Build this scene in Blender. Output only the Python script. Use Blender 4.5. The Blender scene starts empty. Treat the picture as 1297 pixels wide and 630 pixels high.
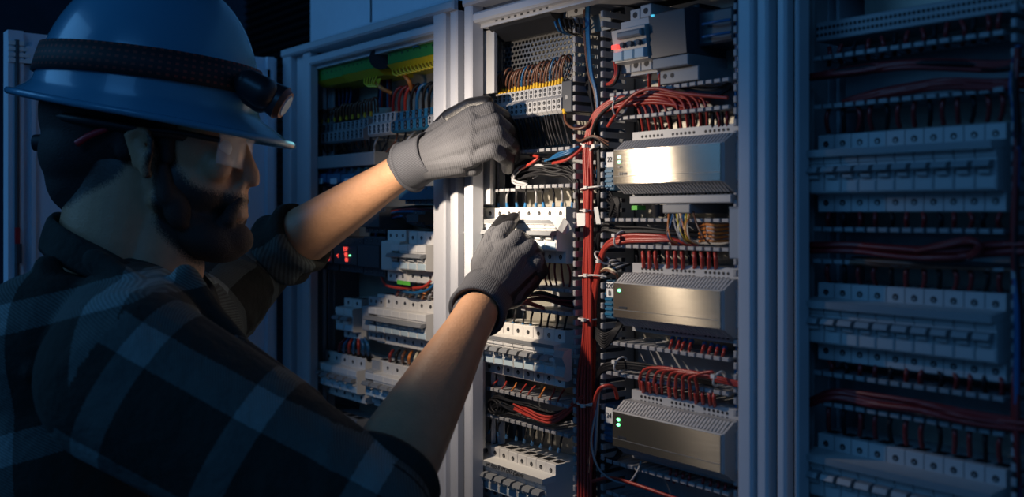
import bpy, math, random
from mathutils import Vector, Matrix
random.seed(7)
C = bpy.context.collection
PI = math.pi
# ------------------------------------------------------------------ camera model (1297 x 630)
F, CX, HY, XV = 1261.0, 648.5, 272.0, -345.0
TH = math.atan2(F, CX - XV)
H, CY = 1.45, -0.80
VD = Vector((-math.sin(TH), math.cos(TH), 0)); RD = Vector((math.cos(TH), math.sin(TH), 0)); UP = Vector((0, 0, 1))
CAM = Vector((0, CY, H))

def P(px, py, y):                     # point of the photograph at depth plane y
    d = VD + RD * ((px - CX) / F) + UP * ((HY - py) / F)
    return CAM + d * ((y - CY) / d.y)

def S(px, py, Z):                     # point at distance Z along the view
    return CAM + (VD + RD * ((px - CX) / F) + UP * ((HY - py) / F)) * Z

def X(px, y): return P(px, HY, y).x
def Zc(px, py, y): return P(px, py, y).z

ORD = ('first second third fourth fifth sixth seventh eighth ninth tenth eleventh twelfth thirteenth fourteenth fifteenth '
       'sixteenth seventeenth eighteenth nineteenth twentieth twenty-first twenty-second twenty-third twenty-fourth '
       'twenty-fifth twenty-sixth twenty-seventh twenty-eighth twenty-ninth thirtieth').split()
def nth(i, n):
    if i == 0: return 'leftmost'
    if i == n - 1: return 'rightmost'
    return ORD[i] + ' from left'

# ------------------------------------------------------------------ materials
MAT = {}
def mat(name, col, rough=0.5, metal=0.0, emit=None, es=0.0, noise=0.0, nscale=60.0, bump=0.0, bscale=400.0, spec=0.5, alpha=None, trans=0.0, aniso=0.0, coat=0.0):
    if name in MAT: return MAT[name]
    m = bpy.data.materials.new(name); m.use_nodes = True
    nt = m.node_tree; b = nt.nodes['Principled BSDF']
    b.inputs['Base Color'].default_value = (*col, 1); b.inputs['Roughness'].default_value = rough
    b.inputs['Metallic'].default_value = metal; b.inputs['Specular IOR Level'].default_value = spec
    if coat: b.inputs['Coat Weight'].default_value = coat
    if aniso: b.inputs['Anisotropic'].default_value = aniso
    if trans: b.inputs['Transmission Weight'].default_value = trans
    if emit: b.inputs['Emission Color'].default_value = (*emit, 1); b.inputs['Emission Strength'].default_value = es
    tc = nt.nodes.new('ShaderNodeTexCoord')
    if noise:
        n = nt.nodes.new('ShaderNodeTexNoise'); n.inputs['Scale'].default_value = nscale; n.inputs['Detail'].default_value = 5
        nt.links.new(tc.outputs['Object'], n.inputs['Vector'])
        mx = nt.nodes.new('ShaderNodeMix'); mx.data_type = 'RGBA'
        mx.inputs['A'].default_value = (*[c * (1 - noise) for c in col], 1); mx.inputs['B'].default_value = (*[min(1, c * (1 + noise)) for c in col], 1)
        nt.links.new(n.outputs['Fac'], mx.inputs['Factor']); nt.links.new(mx.outputs['Result'], b.inputs['Base Color'])
    if bump:
        n = nt.nodes.new('ShaderNodeTexNoise'); n.inputs['Scale'].default_value = bscale; n.inputs['Detail'].default_value = 4
        nt.links.new(tc.outputs['Object'], n.inputs['Vector'])
        bp = nt.nodes.new('ShaderNodeBump'); bp.inputs['Strength'].default_value = bump; bp.inputs['Distance'].default_value = 0.001
        nt.links.new(n.outputs['Fac'], bp.inputs['Height']); nt.links.new(bp.outputs['Normal'], b.inputs['Normal'])
    MAT[name] = m
    return m

mat('frame', (.56, .57, .60), .38, noise=.06, nscale=25, bump=.12, bscale=900)
mat('frame_inner', (.50, .50, .50), .5, noise=.06, bump=.1)
mat('gasket', (.035, .035, .04), .7, noise=.2)
mat('zinc', (.36, .34, .29), .45, .35, noise=.12, nscale=30)
mat('door', (.72, .78, .86), .42, noise=.05, bump=.1)
mat('wall', (.05, .075, .11), .8, noise=.35, nscale=8, bump=.6, bscale=80)
mat('black', (.012, .013, .016), .45, noise=.2)
mat('rubber', (.02, .02, .022), .35, noise=.2)
mat('floor', (.10, .11, .12), .6, noise=.2, nscale=12)
mat('white', (.74, .72, .68), .36, noise=.04, bump=.08)
mat('pale', (.80, .79, .76), .30, noise=.04)
mat('grey', (.42, .42, .42), .42, noise=.05, bump=.08)
mat('duct', (.31, .31, .32), .45, noise=.06)
mat('midgrey', (.24, .25, .26), .42, noise=.06)
mat('dark', (.055, .06, .07), .4, noise=.1)
mat('hole', (.008, .008, .01), .6, noise=.1)
mat('screw', (.35, .35, .35), .35, .9, noise=.1)
mat('win', (.55, .68, .74), .15, noise=.03)
mat('blue_plastic', (.02, .13, .25), .32, noise=.08)
mat('green_plastic', (.03, .20, .02), .42, noise=.08)
mat('yellow_plastic', (.55, .46, .02), .42, noise=.06)
mat('red_wire', (.42, .042, .028), .38, noise=.08)
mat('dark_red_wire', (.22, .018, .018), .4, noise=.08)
mat('black_wire', (.010, .010, .012), .52, noise=.1, spec=.25)
mat('brown_wire', (.14, .055, .03), .4, noise=.1)
mat('blue_wire', (.015, .11, .26), .36, noise=.08)
mat('orange_wire', (.62, .20, .04), .4, noise=.08)
mat('grey_wire', (.32, .32, .33), .4, noise=.08)
mat('yellow_wire', (.68, .50, .03), .4, noise=.08)
mat('pale_wire', (.62, .55, .38), .4, noise=.08)
mat('ferrule_yellow', (.75, .46, .03), .4, noise=.06)
mat('ferrule_blue', (.03, .17, .38), .4, noise=.06)
mat('ferrule_white', (.75, .72, .62), .4, noise=.06)
mat('tie', (.70, .68, .64), .35, noise=.04)
mat('paper', (.80, .79, .75), .7, noise=.03)
mat('ink', (.01, .01, .015), .7, noise=.1)
mat('led_green', (.02, .4, .08), .3, emit=(.15, 1, .35), es=5)
mat('led_red', (.5, .02, .02), .3, emit=(1, .08, .06), es=1.6)
mat('led_cyan', (.02, .3, .4), .3, emit=(.1, .7, 1), es=.8)
mat('helmet', (.07, .25, .38), .26, noise=.03, coat=.3)
mat('skin', (.50, .27, .15), .48, noise=.16, nscale=70, bump=.5, bscale=350)
mat('hair', (.014, .011, .010), .75, noise=.5, nscale=300, bump=1.0, bscale=500)
mat('beard', (.035, .020, .014), .75, noise=.5, nscale=400, bump=1.0, bscale=600)
mat('stubble', (.09, .05, .035), .7, noise=.5, nscale=900, bump=.6, bscale=900)
mat('nitrile', (.012, .012, .014), .42, noise=.3, bump=.4, bscale=500)
mat('trousers', (.03, .035, .05), .85, noise=.2)
mat('amber', (.16, .05, .02), .3, noise=.1)
mat('red_rubber', (.45, .02, .03), .4, noise=.1)
mat('board', (.03, .10, .17), .5, noise=.3, nscale=120)
mat('tag_green', (.12, .55, .06), .6, noise=.1)

def m_skin():                         # close-cropped hair and beard grow out of the skin where the point attribute says so
    m = MAT['skin']; nt = m.node_tree; b = nt.nodes['Principled BSDF']
    src = b.inputs['Base Color'].links[0].from_socket
    at = nt.nodes.new('ShaderNodeAttribute'); at.attribute_name = 'fuzz'
    tc = nt.nodes.new('ShaderNodeTexCoord'); n = nt.nodes.new('ShaderNodeTexNoise'); n.inputs['Scale'].default_value = 700
    nt.links.new(tc.outputs['Object'], n.inputs['Vector'])
    a = nt.nodes.new('ShaderNodeMath'); a.operation = 'ADD'; nt.links.new(at.outputs['Fac'], a.inputs[0]); nt.links.new(n.outputs['Fac'], a.inputs[1])
    mr = nt.nodes.new('ShaderNodeMapRange'); mr.inputs['From Min'].default_value = .75; mr.inputs['From Max'].default_value = 1.25
    nt.links.new(a.outputs[0], mr.inputs['Value'])
    mx = nt.nodes.new('ShaderNodeMix'); mx.data_type = 'RGBA'; mx.inputs['B'].default_value = (.022, .015, .011, 1)
    nt.links.new(mr.outputs['Result'], mx.inputs['Factor']); nt.links.new(src, mx.inputs['A']); nt.links.new(mx.outputs['Result'], b.inputs['Base Color'])
m_skin()

def m_plate():                        # brushed metal front of the controllers: brush lines run sideways
    m = mat('brushed', (.46, .42, .35), .30, .9, aniso=1.0)
    nt = m.node_tree; b = nt.nodes['Principled BSDF']
    tc = nt.nodes.new('ShaderNodeTexCoord'); mp = nt.nodes.new('ShaderNodeMapping'); mp.inputs['Scale'].default_value = (12, 1, 900)
    n = nt.nodes.new('ShaderNodeTexNoise'); n.inputs['Scale'].default_value = 3; n.inputs['Detail'].default_value = 6
    nt.links.new(tc.outputs['Object'], mp.inputs['Vector']); nt.links.new(mp.outputs['Vector'], n.inputs['Vector'])
    r = nt.nodes.new('ShaderNodeMapRange'); r.inputs['To Min'].default_value = .20; r.inputs['To Max'].default_value = .27
    nt.links.new(n.outputs['Fac'], r.inputs['Value']); nt.links.new(r.outputs['Result'], b.inputs['Roughness'])
    bp = nt.nodes.new('ShaderNodeBump'); bp.inputs['Strength'].default_value = .12; bp.inputs['Distance'].default_value = .0002
    nt.links.new(n.outputs['Fac'], bp.inputs['Height']); nt.links.new(bp.outputs['Normal'], b.inputs['Normal'])
    tg = nt.nodes.new('ShaderNodeCombineXYZ'); tg.inputs[2].default_value = 1
    nt.links.new(tg.outputs[0], b.inputs['Tangent'])
m_plate()

def m_knit():                         # knitted polyester of the gloves
    m = mat('knit', (.078, .080, .090), .85, noise=.10, nscale=50)
    nt = m.node_tree; b = nt.nodes['Principled BSDF']; tc = nt.nodes.new('ShaderNodeTexCoord')
    hs = []
    for rot in ((.5, .4, .7), (.5, .4, 2.27)):
        mp = nt.nodes.new('ShaderNodeMapping'); mp.inputs['Rotation'].default_value = rot
        w = nt.nodes.new('ShaderNodeTexWave'); w.inputs['Scale'].default_value = 190; w.inputs['Distortion'].default_value = .6
        nt.links.new(tc.outputs['Object'], mp.inputs['Vector']); nt.links.new(mp.outputs['Vector'], w.inputs['Vector']); hs.append(w)
    a = nt.nodes.new('ShaderNodeMath'); a.operation = 'ADD'
    nt.links.new(hs[0].outputs['Fac'], a.inputs[0]); nt.links.new(hs[1].outputs['Fac'], a.inputs[1])
    bp = nt.nodes.new('ShaderNodeBump'); bp.inputs['Strength'].default_value = .55; bp.inputs['Distance'].default_value = .0008
    nt.links.new(a.outputs[0], bp.inputs['Height']); nt.links.new(bp.outputs['Normal'], b.inputs['Normal'])
m_knit()

def m_rib():
    m = mat('rib_knit', (.17, .18, .20), .85)
    nt = m.node_tree; b = nt.nodes['Principled BSDF']; tc = nt.nodes.new('ShaderNodeTexCoord')
    w = nt.nodes.new('ShaderNodeTexWave'); w.inputs['Scale'].default_value = 30; w.inputs['Distortion'].default_value = .25; w.inputs['Detail Scale'].default_value = 4
    nt.links.new(tc.outputs['UV'], w.inputs['Vector'])
    bp = nt.nodes.new('ShaderNodeBump'); bp.inputs['Strength'].default_value = .6; bp.inputs['Distance'].default_value = .0007
    nt.links.new(w.outputs['Fac'], bp.inputs['Height']); nt.links.new(bp.outputs['Normal'], b.inputs['Normal'])
    cr = nt.nodes.new('ShaderNodeMix'); cr.data_type = 'RGBA'
    cr.inputs['A'].default_value = (.045, .048, .058, 1); cr.inputs['B'].default_value = (.095, .10, .115, 1)
    nt.links.new(w.outputs['Fac'], cr.inputs['Factor']); nt.links.new(cr.outputs['Result'], b.inputs['Base Color'])
m_rib()

def m_plaid():
    m = mat('plaid', (.02, .03, .05), .92)
    nt = m.node_tree; b = nt.nodes['Principled BSDF']; tc = nt.nodes.new('ShaderNodeTexCoord')
    sx = nt.nodes.new('ShaderNodeSeparateXYZ'); nt.links.new(tc.outputs['UV'], sx.inputs[0])
    def M(op, a, b_=None, c=None):
        n = nt.nodes.new('ShaderNodeMath'); n.operation = op
        for i, v in enumerate((a, b_, c)):
            if v is None: continue
            if isinstance(v, (int, float)): n.inputs[i].default_value = v
            else: nt.links.new(v, n.inputs[i])
        return n.outputs[0]
    def stripe(v, half):              # 1 inside the stripe, period 1
        fr = M('ABSOLUTE', M('SUBTRACT', M('FRACT', v), .5))
        return M('LESS_THAN', fr, half)
    nz = nt.nodes.new('ShaderNodeTexNoise'); nz.inputs['Scale'].default_value = 60; nt.links.new(tc.outputs['UV'], nz.inputs['Vector'])
    u, v = sx.outputs[0], sx.outputs[1]
    wob = M('MULTIPLY', M('SUBTRACT', nz.outputs['Fac'], .5), .03)
    su = stripe(M('ADD', u, wob), .12); sv = stripe(M('ADD', v, wob), .12)
    tw = M('ADD', .65, M('MULTIPLY', .7, M('LESS_THAN', M('FRACT', M('MULTIPLY', M('ADD', u, v), 42)), .5)))
    s = M('MULTIPLY', M('ADD', su, sv), tw)
    both = M('MULTIPLY', su, sv)
    f = M('ADD', M('MULTIPLY', s, .26), M('MULTIPLY', both, .30))
    cr = nt.nodes.new('ShaderNodeMix'); cr.data_type = 'RGBA'; cr.clamp_factor = True
    cr.inputs['A'].default_value = (.020, .021, .016, 1); cr.inputs['B'].default_value = (.26, .31, .30, 1)
    nt.links.new(f, cr.inputs['Factor']); nt.links.new(cr.outputs['Result'], b.inputs['Base Color'])
    n2 = nt.nodes.new('ShaderNodeTexNoise'); n2.inputs['Scale'].default_value = 22; n2.inputs['Detail'].default_value = 7
    nt.links.new(tc.outputs['Object'], n2.inputs['Vector'])
    bp = nt.nodes.new('ShaderNodeBump'); bp.inputs['Strength'].default_value = .55; bp.inputs['Distance'].default_value = .02
    nt.links.new(n2.outputs['Fac'], bp.inputs['Height']); nt.links.new(bp.outputs['Normal'], b.inputs['Normal'])
m_plaid()

def m_strap():                        # black elastic strap with rows of little red rubber dots
    m = mat('strap', (.012, .012, .014), .7)
    nt = m.node_tree; b = nt.nodes['Principled BSDF']; tc = nt.nodes.new('ShaderNodeTexCoord')
    sx = nt.nodes.new('ShaderNodeSeparateXYZ'); nt.links.new(tc.outputs['UV'], sx.inputs[0])
    def M(op, a, b_=None):
        n = nt.nodes.new('ShaderNodeMath'); n.operation = op
        for i, v in enumerate((a, b_)):
            if v is None: continue
            if isinstance(v, (int, float)): n.inputs[i].default_value = v
            else: nt.links.new(v, n.inputs[i])
        return n.outputs[0]
    d1 = M('GREATER_THAN', M('FRACT', M('MULTIPLY', sx.outputs[0], 90)), .55)
    d2 = M('GREATER_THAN', M('FRACT', M('MULTIPLY', sx.outputs[1], 5)), .6)
    dd = M('MULTIPLY', d1, d2)
    cr = nt.nodes.new('ShaderNodeMix'); cr.data_type = 'RGBA'
    cr.inputs['A'].default_value = (.012, .012, .014, 1); cr.inputs['B'].default_value = (.20, .035, .025, 1)
    nt.links.new(dd, cr.inputs['Factor']); nt.links.new(cr.outputs['Result'], b.inputs['Base Color'])
m_strap()

def m_lens():
    m = mat('lens', (.9, .93, .95), .06, spec=.8)
    m.node_tree.nodes['Principled BSDF'].inputs['Alpha'].default_value = .26
m_lens()

def m_mesh():                         # perforated sheet steel: holes show the dark space behind
    m = mat('perforated', (.20, .20, .20), .4, .6)
    nt = m.node_tree; b = nt.nodes['Principled BSDF']; tc = nt.nodes.new('ShaderNodeTexCoord')
    sx = nt.nodes.new('ShaderNodeSeparateXYZ'); nt.links.new(tc.outputs['Object'], sx.inputs[0])
    def M(op, a, b_=None):
        n = nt.nodes.new('ShaderNodeMath'); n.operation = op
        for i, v in enumerate((a, b_)):
            if v is None: continue
            if isinstance(v, (int, float)): n.inputs[i].default_value = v
            else: nt.links.new(v, n.inputs[i])
        return n.outputs[0]
    r = M('MULTIPLY', sx.outputs[2], 1 / .0062)
    row = M('FLOOR', r); off = M('MULTIPLY', M('MODULO', row, 2.0), .5)
    u = M('SUBTRACT', M('FRACT', M('ADD', M('MULTIPLY', sx.outputs[0], 1 / .0078), off)), .5)
    v = M('SUBTRACT', M('FRACT', r), .5)
    d = M('SQRT', M('ADD', M('MULTIPLY', u, u), M('MULTIPLY', v, v)))
    nt.links.new(M('GREATER_THAN', d, .37), b.inputs['Alpha'])
m_mesh()

# ------------------------------------------------------------------ mesh builder
class MB:
    def __init__(s): s.v = []; s.f = []; s.m = []; s.mats = []; s.smooth = []
    def mi(s, name):
        if name not in s.mats: s.mats.append(name)
        return s.mats.index(name)
    def add(s, vs, fs, m, smooth=False):
        o = len(s.v); s.v += [tuple(v) for v in vs]; k = s.mi(m)
        for f in fs: s.f.append(tuple(i + o for i in f)); s.m.append(k); s.smooth.append(smooth)
        return s
    def box(s, x0, x1, y0, y1, z0, z1, m, b=0.0):
        x0, x1 = min(x0, x1), max(x0, x1); y0, y1 = min(y0, y1), max(y0, y1); z0, z1 = min(z0, z1), max(z0, z1)
        if b <= 0:
            vs = [(x, y, z) for x in (x0, x1) for y in (y0, y1) for z in (z0, z1)]
            return s.add(vs, [(0, 1, 3, 2), (4, 6, 7, 5), (0, 4, 5, 1), (2, 3, 7, 6), (0, 2, 6, 4), (1, 5, 7, 3)], m)
        b = min(b, (x1 - x0) * .45, (z1 - z0) * .45, (y1 - y0) * .45)   # chamfered towards the viewer (-y)
        def ring(xa, xb, y, za, zb): return [(xa, y, za), (xb, y, za), (xb, y, zb), (xa, y, zb)]
        vs = ring(x0, x1, y1, z0, z1) + ring(x0, x1, y0 + b, z0, z1) + ring(x0 + b, x1 - b, y0, z0 + b, z1 - b)
        fs = [(0, 3, 2, 1)[::-1], (8, 9, 10, 11)]
        for r in (0, 4):
            for k in range(4):
                a, c = r + k, r + (k + 1) % 4; fs.append((a, c, c + 4, a + 4))
        return s.add(vs, fs, m)
    def prism(s, prof, x0, x1, m):    # prof: (y, z) outline carried along x
        n = len(prof); vs = [(x0, y, z) for y, z in prof] + [(x1, y, z) for y, z in prof]
        fs = [tuple(range(n))[::-1], tuple(range(n, 2 * n))] + [(k, (k + 1) % n, n + (k + 1) % n, n + k) for k in range(n)]
        return s.add(vs, fs, m)
    def column(s, prof, z0, z1, m):   # prof: (x, y) outline carried along z
        n = len(prof); vs = [(x, y, z0) for x, y in prof] + [(x, y, z1) for x, y in prof]
        fs = [tuple(range(n))[::-1], tuple(range(n, 2 * n))] + [(k, (k + 1) % n, n + (k + 1) % n, n + k) for k in range(n)]
        return s.add(vs, fs, m)
    def disc(s, x, y, z, r, m, n=10, d=.0004, sx=1.0):
        vs = [(x + sx * r * math.cos(2 * PI * k / n), y, z + r * math.sin(2 * PI * k / n)) for k in range(n)]
        vs += [(a, y + d, c) for a, b_, c in vs]
        fs = [tuple(range(n))] + [(k, (k + 1) % n, n + (k + 1) % n, n + k) for k in range(n)]
        return s.add(vs, fs, m)
    def cyl(s, p0, p1, r0, r1, m, n=12):
        p0, p1 = Vector(p0), Vector(p1); d = (p1 - p0).normalized()
        a = d.orthogonal().normalized(); b = d.cross(a)
        vs = []
        for p, r in ((p0, r0), (p1, r1)):
            vs += [p + a * (r * math.cos(2 * PI * k / n)) + b * (r * math.sin(2 * PI * k / n)) for k in range(n)]
        fs = [(k, (k + 1) % n, n + (k + 1) % n, n + k) for k in range(n)]
        s.add(vs, fs, m, True); s.add(vs[:n], [tuple(range(n))[::-1]], m); s.add(vs[n:], [tuple(range(n))], m)
        return s
    def tube(s, pts, r, m, n=7, sub=5):
        pts = [Vector(p) for p in pts]
        ext = [pts[0] * 2 - pts[1]] + pts + [pts[-1] * 2 - pts[-2]]
        path = []
        for i in range(1, len(ext) - 2):
            p0, p1, p2, p3 = ext[i - 1:i + 3]
            for k in range(sub):
                t = k / sub
                path.append(.5 * ((2 * p1) + (p2 - p0) * t + (2 * p0 - 5 * p1 + 4 * p2 - p3) * t * t + (3 * p1 - p0 - 3 * p2 + p3) * t ** 3))
        path.append(pts[-1])
        vs = []; N = len(path); a = None
        for i, p in enumerate(path):
            d = (path[min(i + 1, N - 1)] - path[max(i - 1, 0)])
            d = d.normalized() if d.length > 1e-9 else Vector((0, 0, 1))
            a = d.orthogonal().normalized() if a is None else (a - d * a.dot(d)).normalized()
            b = d.cross(a)
            vs += [p + a * (r * math.cos(2 * PI * k / n)) + b * (r * math.sin(2 * PI * k / n)) for k in range(n)]
        fs = [(i * n + k, i * n + (k + 1) % n, (i + 1) * n + (k + 1) % n, (i + 1) * n + k) for i in range(N - 1) for k in range(n)]
        s.add(vs, fs, m, True)
        s.add(vs[:n], [tuple(range(n))[::-1]], m); s.add(vs[-n:], [tuple(range(n))], m)
        return s
    def build(s, name, parent=None, origin=None):
        if origin is None: origin = root_loc(parent) if parent else Vector((0, 0, 0))
        o_ = Vector(origin)
        me = bpy.data.meshes.new(name); me.from_pydata([Vector(v) - o_ for v in s.v], [], s.f)
        for m in s.mats: me.materials.append(MAT[m])
        me.polygons.foreach_set('material_index', s.m); me.polygons.foreach_set('use_smooth', s.smooth)
        import bmesh
        bm = bmesh.new(); bm.from_mesh(me); bmesh.ops.recalc_face_normals(bm, faces=bm.faces); bm.to_mesh(me); bm.free()
        ob = bpy.data.objects.new(name, me); C.objects.link(ob)
        if parent: ob.parent = parent
        else: ob.location = o_
        return ob

def root_loc(o):
    while o.parent: o = o.parent
    return o.location.copy()

def tag(o, label, cat, group=None, kind=None):
    o['label'] = label; o['category'] = cat
    if group: o['group'] = group
    if kind: o['kind'] = kind
    return o

def thing(name, label, cat, loc=(0, 0, 0), group=None):
    o = bpy.data.objects.new(name, None); C.objects.link(o); o.location = loc; o.empty_display_size = .02
    return tag(o, label, cat, group)

def dup(root, loc, label=None, group=None):
    r = root.copy(); C.objects.link(r); r.location = loc
    if label: r['label'] = label
    if group: r['group'] = group
    for ch in list(root.children):
        c = ch.copy(); C.objects.link(c); c.parent = r
        for g in list(ch.children):
            d = g.copy(); C.objects.link(d); d.parent = c
    return r

def text(body, size, loc, m, parent, name='lettering', rx=PI / 2, rz=0.0, shear=0.0):
    cu = bpy.data.curves.new(name, 'FONT'); cu.body = body; cu.size = size; cu.extrude = .0002; cu.shear = shear
    cu.align_x = 'CENTER'; cu.align_y = 'CENTER'; cu.materials.append(MAT[m])
    tmp = bpy.data.objects.new(name, cu); C.objects.link(tmp); bpy.context.view_layer.update()
    me = bpy.data.meshes.new_from_object(tmp.evaluated_get(bpy.context.evaluated_depsgraph_get()))
    bpy.data.objects.remove(tmp); bpy.data.curves.remove(cu)
    if not me.materials: me.materials.append(MAT[m])
    o = bpy.data.objects.new(name, me); C.objects.link(o); o.parent = parent
    o.location = Vector(loc) - root_loc(parent); o.rotation_euler = (rx, 0, rz)
    return o

YP, YS, YN = .088, .038, .022          # mounting plate, device shoulder and device nose depth planes

# ------------------------------------------------------------------ the room
def struct(name, mb, label=None):
    o = mb.build(name); o['kind'] = 'structure'
    if label: o['label'] = label
    return o
struct('floor', MB().box(-5, 2.5, -3.5, 1.6, -.05, 0, 'floor'))
struct('wall_back', MB().box(-5, 2.5, .9, .95, 0, 3.2, 'wall'))
struct('wall_left', MB().box(-5.05, -5, -3.5, .95, 0, 3.2, 'wall'))
struct('ceiling', MB().box(-5, 2.5, -3.5, .95, 3.2, 3.25, 'wall'))

# ------------------------------------------------------------------ cabinets
ZT, ZI, ZB = H + .300, H + .262, H - 1.25   # outer top, inner top, bottom
XL0, XL1 = X(360, 0), X(579, 0)
def cabinet(xa, xb, ia, ib, label, plate, left_steps, right_steps, flange):
    """xa..xb outer width, ia..ib opening"""
    t = thing('electrical_cabinet', label, 'cabinet', ((xa + xb) / 2, .15, 0))
    f = MB()
    for (a, b, y0) in left_steps + right_steps: f.box(a, b, y0, .016, ZB, ZT, 'frame', .0025)
    f.box(xa, xb, -.008, .10, ZT - .014, ZT, 'frame', .003)
    f.box(xa + .002, xb - .002, .022, .10, ZT - .024, ZT - .014, 'frame')
    f.box(ia - .004, ib + .004, -.001, .10, ZI, ZT - .024, 'frame', .003)
    f.box(ia, ib, .012, .03, ZI - .006, ZI, 'frame')
    f.box(xa, xb, -.004, .10, ZB - .05, ZB, 'frame', .003)
    f.build('frame', t)
    s = MB()
    s.box(xa, xa + .004, .10, .30, ZB - .05, ZT, 'frame'); s.box(xb - .004, xb, .10, .30, ZB - .05, ZT, 'frame')
    s.box(xa, xb, .10, .30, ZT - .004, ZT, 'frame'); s.box(xa, xb, .296, .30, ZB - .05, ZT, 'frame')
    s.box(xa, xb, .10, .30, ZB - .05, ZB - .046, 'frame'); s.build('housing', t)
    b = MB().box(xa + .02, xb - .02, -.002, .28, .0, ZB - .05, 'dark'); b.build('plinth', t)
    p = MB().box(ia + plate, ib - .002, YP, YP + .003, ZB + .02, ZI - .012, 'zinc'); p.build('mounting_plate', t)
    f1, f2, f3 = flange
    w = MB().box(f1, f2, .050, .054, ZB, ZI + .02, 'frame_inner', .001).box(f2, f3, .056, .058, ZB, ZI + .02, 'frame_inner').box(f2 - .002, f2, .044, .056, ZB, ZI + .02, 'frame', .001)
    w.box(f1 - .002, f1, .016, .10, ZB, ZT - .03, 'frame_inner').build('inner_side_panel', t)
    return t
x = X
left_cab = cabinet(x(360, 0), x(579, 0), x(392, 0), x(551, 0), 'pale metal cabinet at left, open door and green terminal strips at its top', .02,
    [(x(360, 0), x(370, 0), -.004), (x(370, 0), x(383, 0), .008), (x(383, 0), x(392, 0), .0)],
    [(x(551, 0), x(566, 0), -.004), (x(566, 0), x(570, 0), .006), (x(570, 0), x(579, 0), -.001)], (x(387, .05), x(413, .05), x(419, .05)))
mid_cab = cabinet(x(590, .0), x(974, 0), x(600, 0), x(938, 0), 'open pale metal cabinet in the middle where both gloved hands work', .006,
    [(x(590, 0), x(600, 0), -.004)], [(x(938, 0), x(957, 0), -.006), (x(957, 0), x(960, 0), .004), (x(960, 0), x(974, 0), -.003)], (x(600, .05), x(627, .05), x(634, .05)))
right_cab = cabinet(x(983, .0), .05, x(1012, 0), .02, 'dim blue-lit cabinet at the right edge with rows of breakers', .014,
    [(x(983, 0), x(995, 0), .0), (x(1007, 0), x(1012, 0), -.002)], [(.02, .05, 0)], (x(1012, .05), x(1020, .05), x(1026, .05)))
# black rubber seals that fill the gaps between the cabinets
for a, b, lab in ((995, 1007, 'black rubber seal in left frame post of the right cabinet'), (579, 590, 'dark rubber seal in the gap between left and middle cabinets'), (974, 983, 'dark rubber seal in the gap between middle and right cabinets')):
    tag(MB().box(x(a, 0), x(b, 0), .012, .016, 0, ZT, 'gasket').build('rubber_seal', origin=(x(a, 0), .05, 0)), lab, 'seal')

# open cabinet door, hinged at the left cabinet's left edge and swung towards the viewer
XD = x(360, 0) - .006
dt = thing('cabinet_door', 'pale blue-lit cabinet door standing open behind the worker', 'door', (XD, -.2, ZB))
def yd(px): # y of the door plane X=XD under pixel px
    d = VD + RD * ((px - CX) / F); t_ = XD / d.x; return CY + d.y * t_
y0d = yd(8)
d = MB().box(XD - .020, XD, y0d, -.012, ZB - .05, H + .285, 'door', .0)
d.box(XD, XD + .012, y0d + .000, y0d + .022, ZB - .05, H + .285, 'door').box(XD, XD + .012, -.035, -.022, ZB - .05, H + .285, 'door')
d.box(XD, XD + .010, y0d + .034, y0d + .040, ZB, H + .27, 'door')
d.build('door_panel', dt)
rod = MB().cyl((XD + .014, yd(19), ZB), (XD + .014, yd(19), H + .27), .0035, .0035, 'dark', 8)
rod.build('locking_rod', dt)
lk = MB()
for k in range(4): lk.box(XD, XD + .016, yd(12) - .004, yd(12) + .03 - k * .004, H + .235 + k * .009, H + .241 + k * .009, 'pale')
lk.box(XD, XD + .014, yd(30), yd(55), H + .235, H + .262, 'door').build('rod_guide', dt)
hg = MB().box(XD, XD + .012, -.10, -.03, H + .215, H + .262, 'door', .002).box(XD + .012, XD + .018, -.085, -.045, H + .225, H + .25, 'door', .002)
hg.box(XD + .0125, XD + .02, -.075, -.06, H + .228, H + .236, 'frame')
hg.build('hinge_bracket', dt)
ck = MB().box(XD + .012, XD + .018, yd(16), yd(22), H + .03 - .075, H - .02, 'red_rubber').box(XD + .012, XD + .02, yd(17), yd(24), H - .075, H - .045, 'dark')
ck.build('rod_clip', dt)

# what stands above and behind the left cabinet
tk = thing('cable_trunking', 'blue-lit steel trunking running along the top of the cabinets', 'trunking', (-1.2, .2, ZT))
MB().box(x(392, .12) , .05, .12, .29, ZT + .001, ZT + .40, 'door', .004).box(x(470, .12), x(471, .12), .118, .12, ZT, ZT + .40, 'dark').build('trunking_body', tk)
MB().prism([(.119, ZT + .002), (.119, ZT + .05), (.07, ZT + .012), (.06, ZT + .002)], x(415, .12), .05, 'door').build('drip_edge', tk)
lv = thing('louvre_panel', 'black louvred ventilation panel in the dark gap above the open door', 'panel', (-2.6, .6, 0))
lm = MB().box(-3.3, -1.70, .62, .66, 0, 2.6, 'black')
for k in range(60): lm.prism([(.62, 1.02 + k * .026), (.60, 1.025 + k * .026), (.62, 1.04 + k * .026)], -3.28, -1.72, 'black')
lm.build('louvres', lv)

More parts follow.
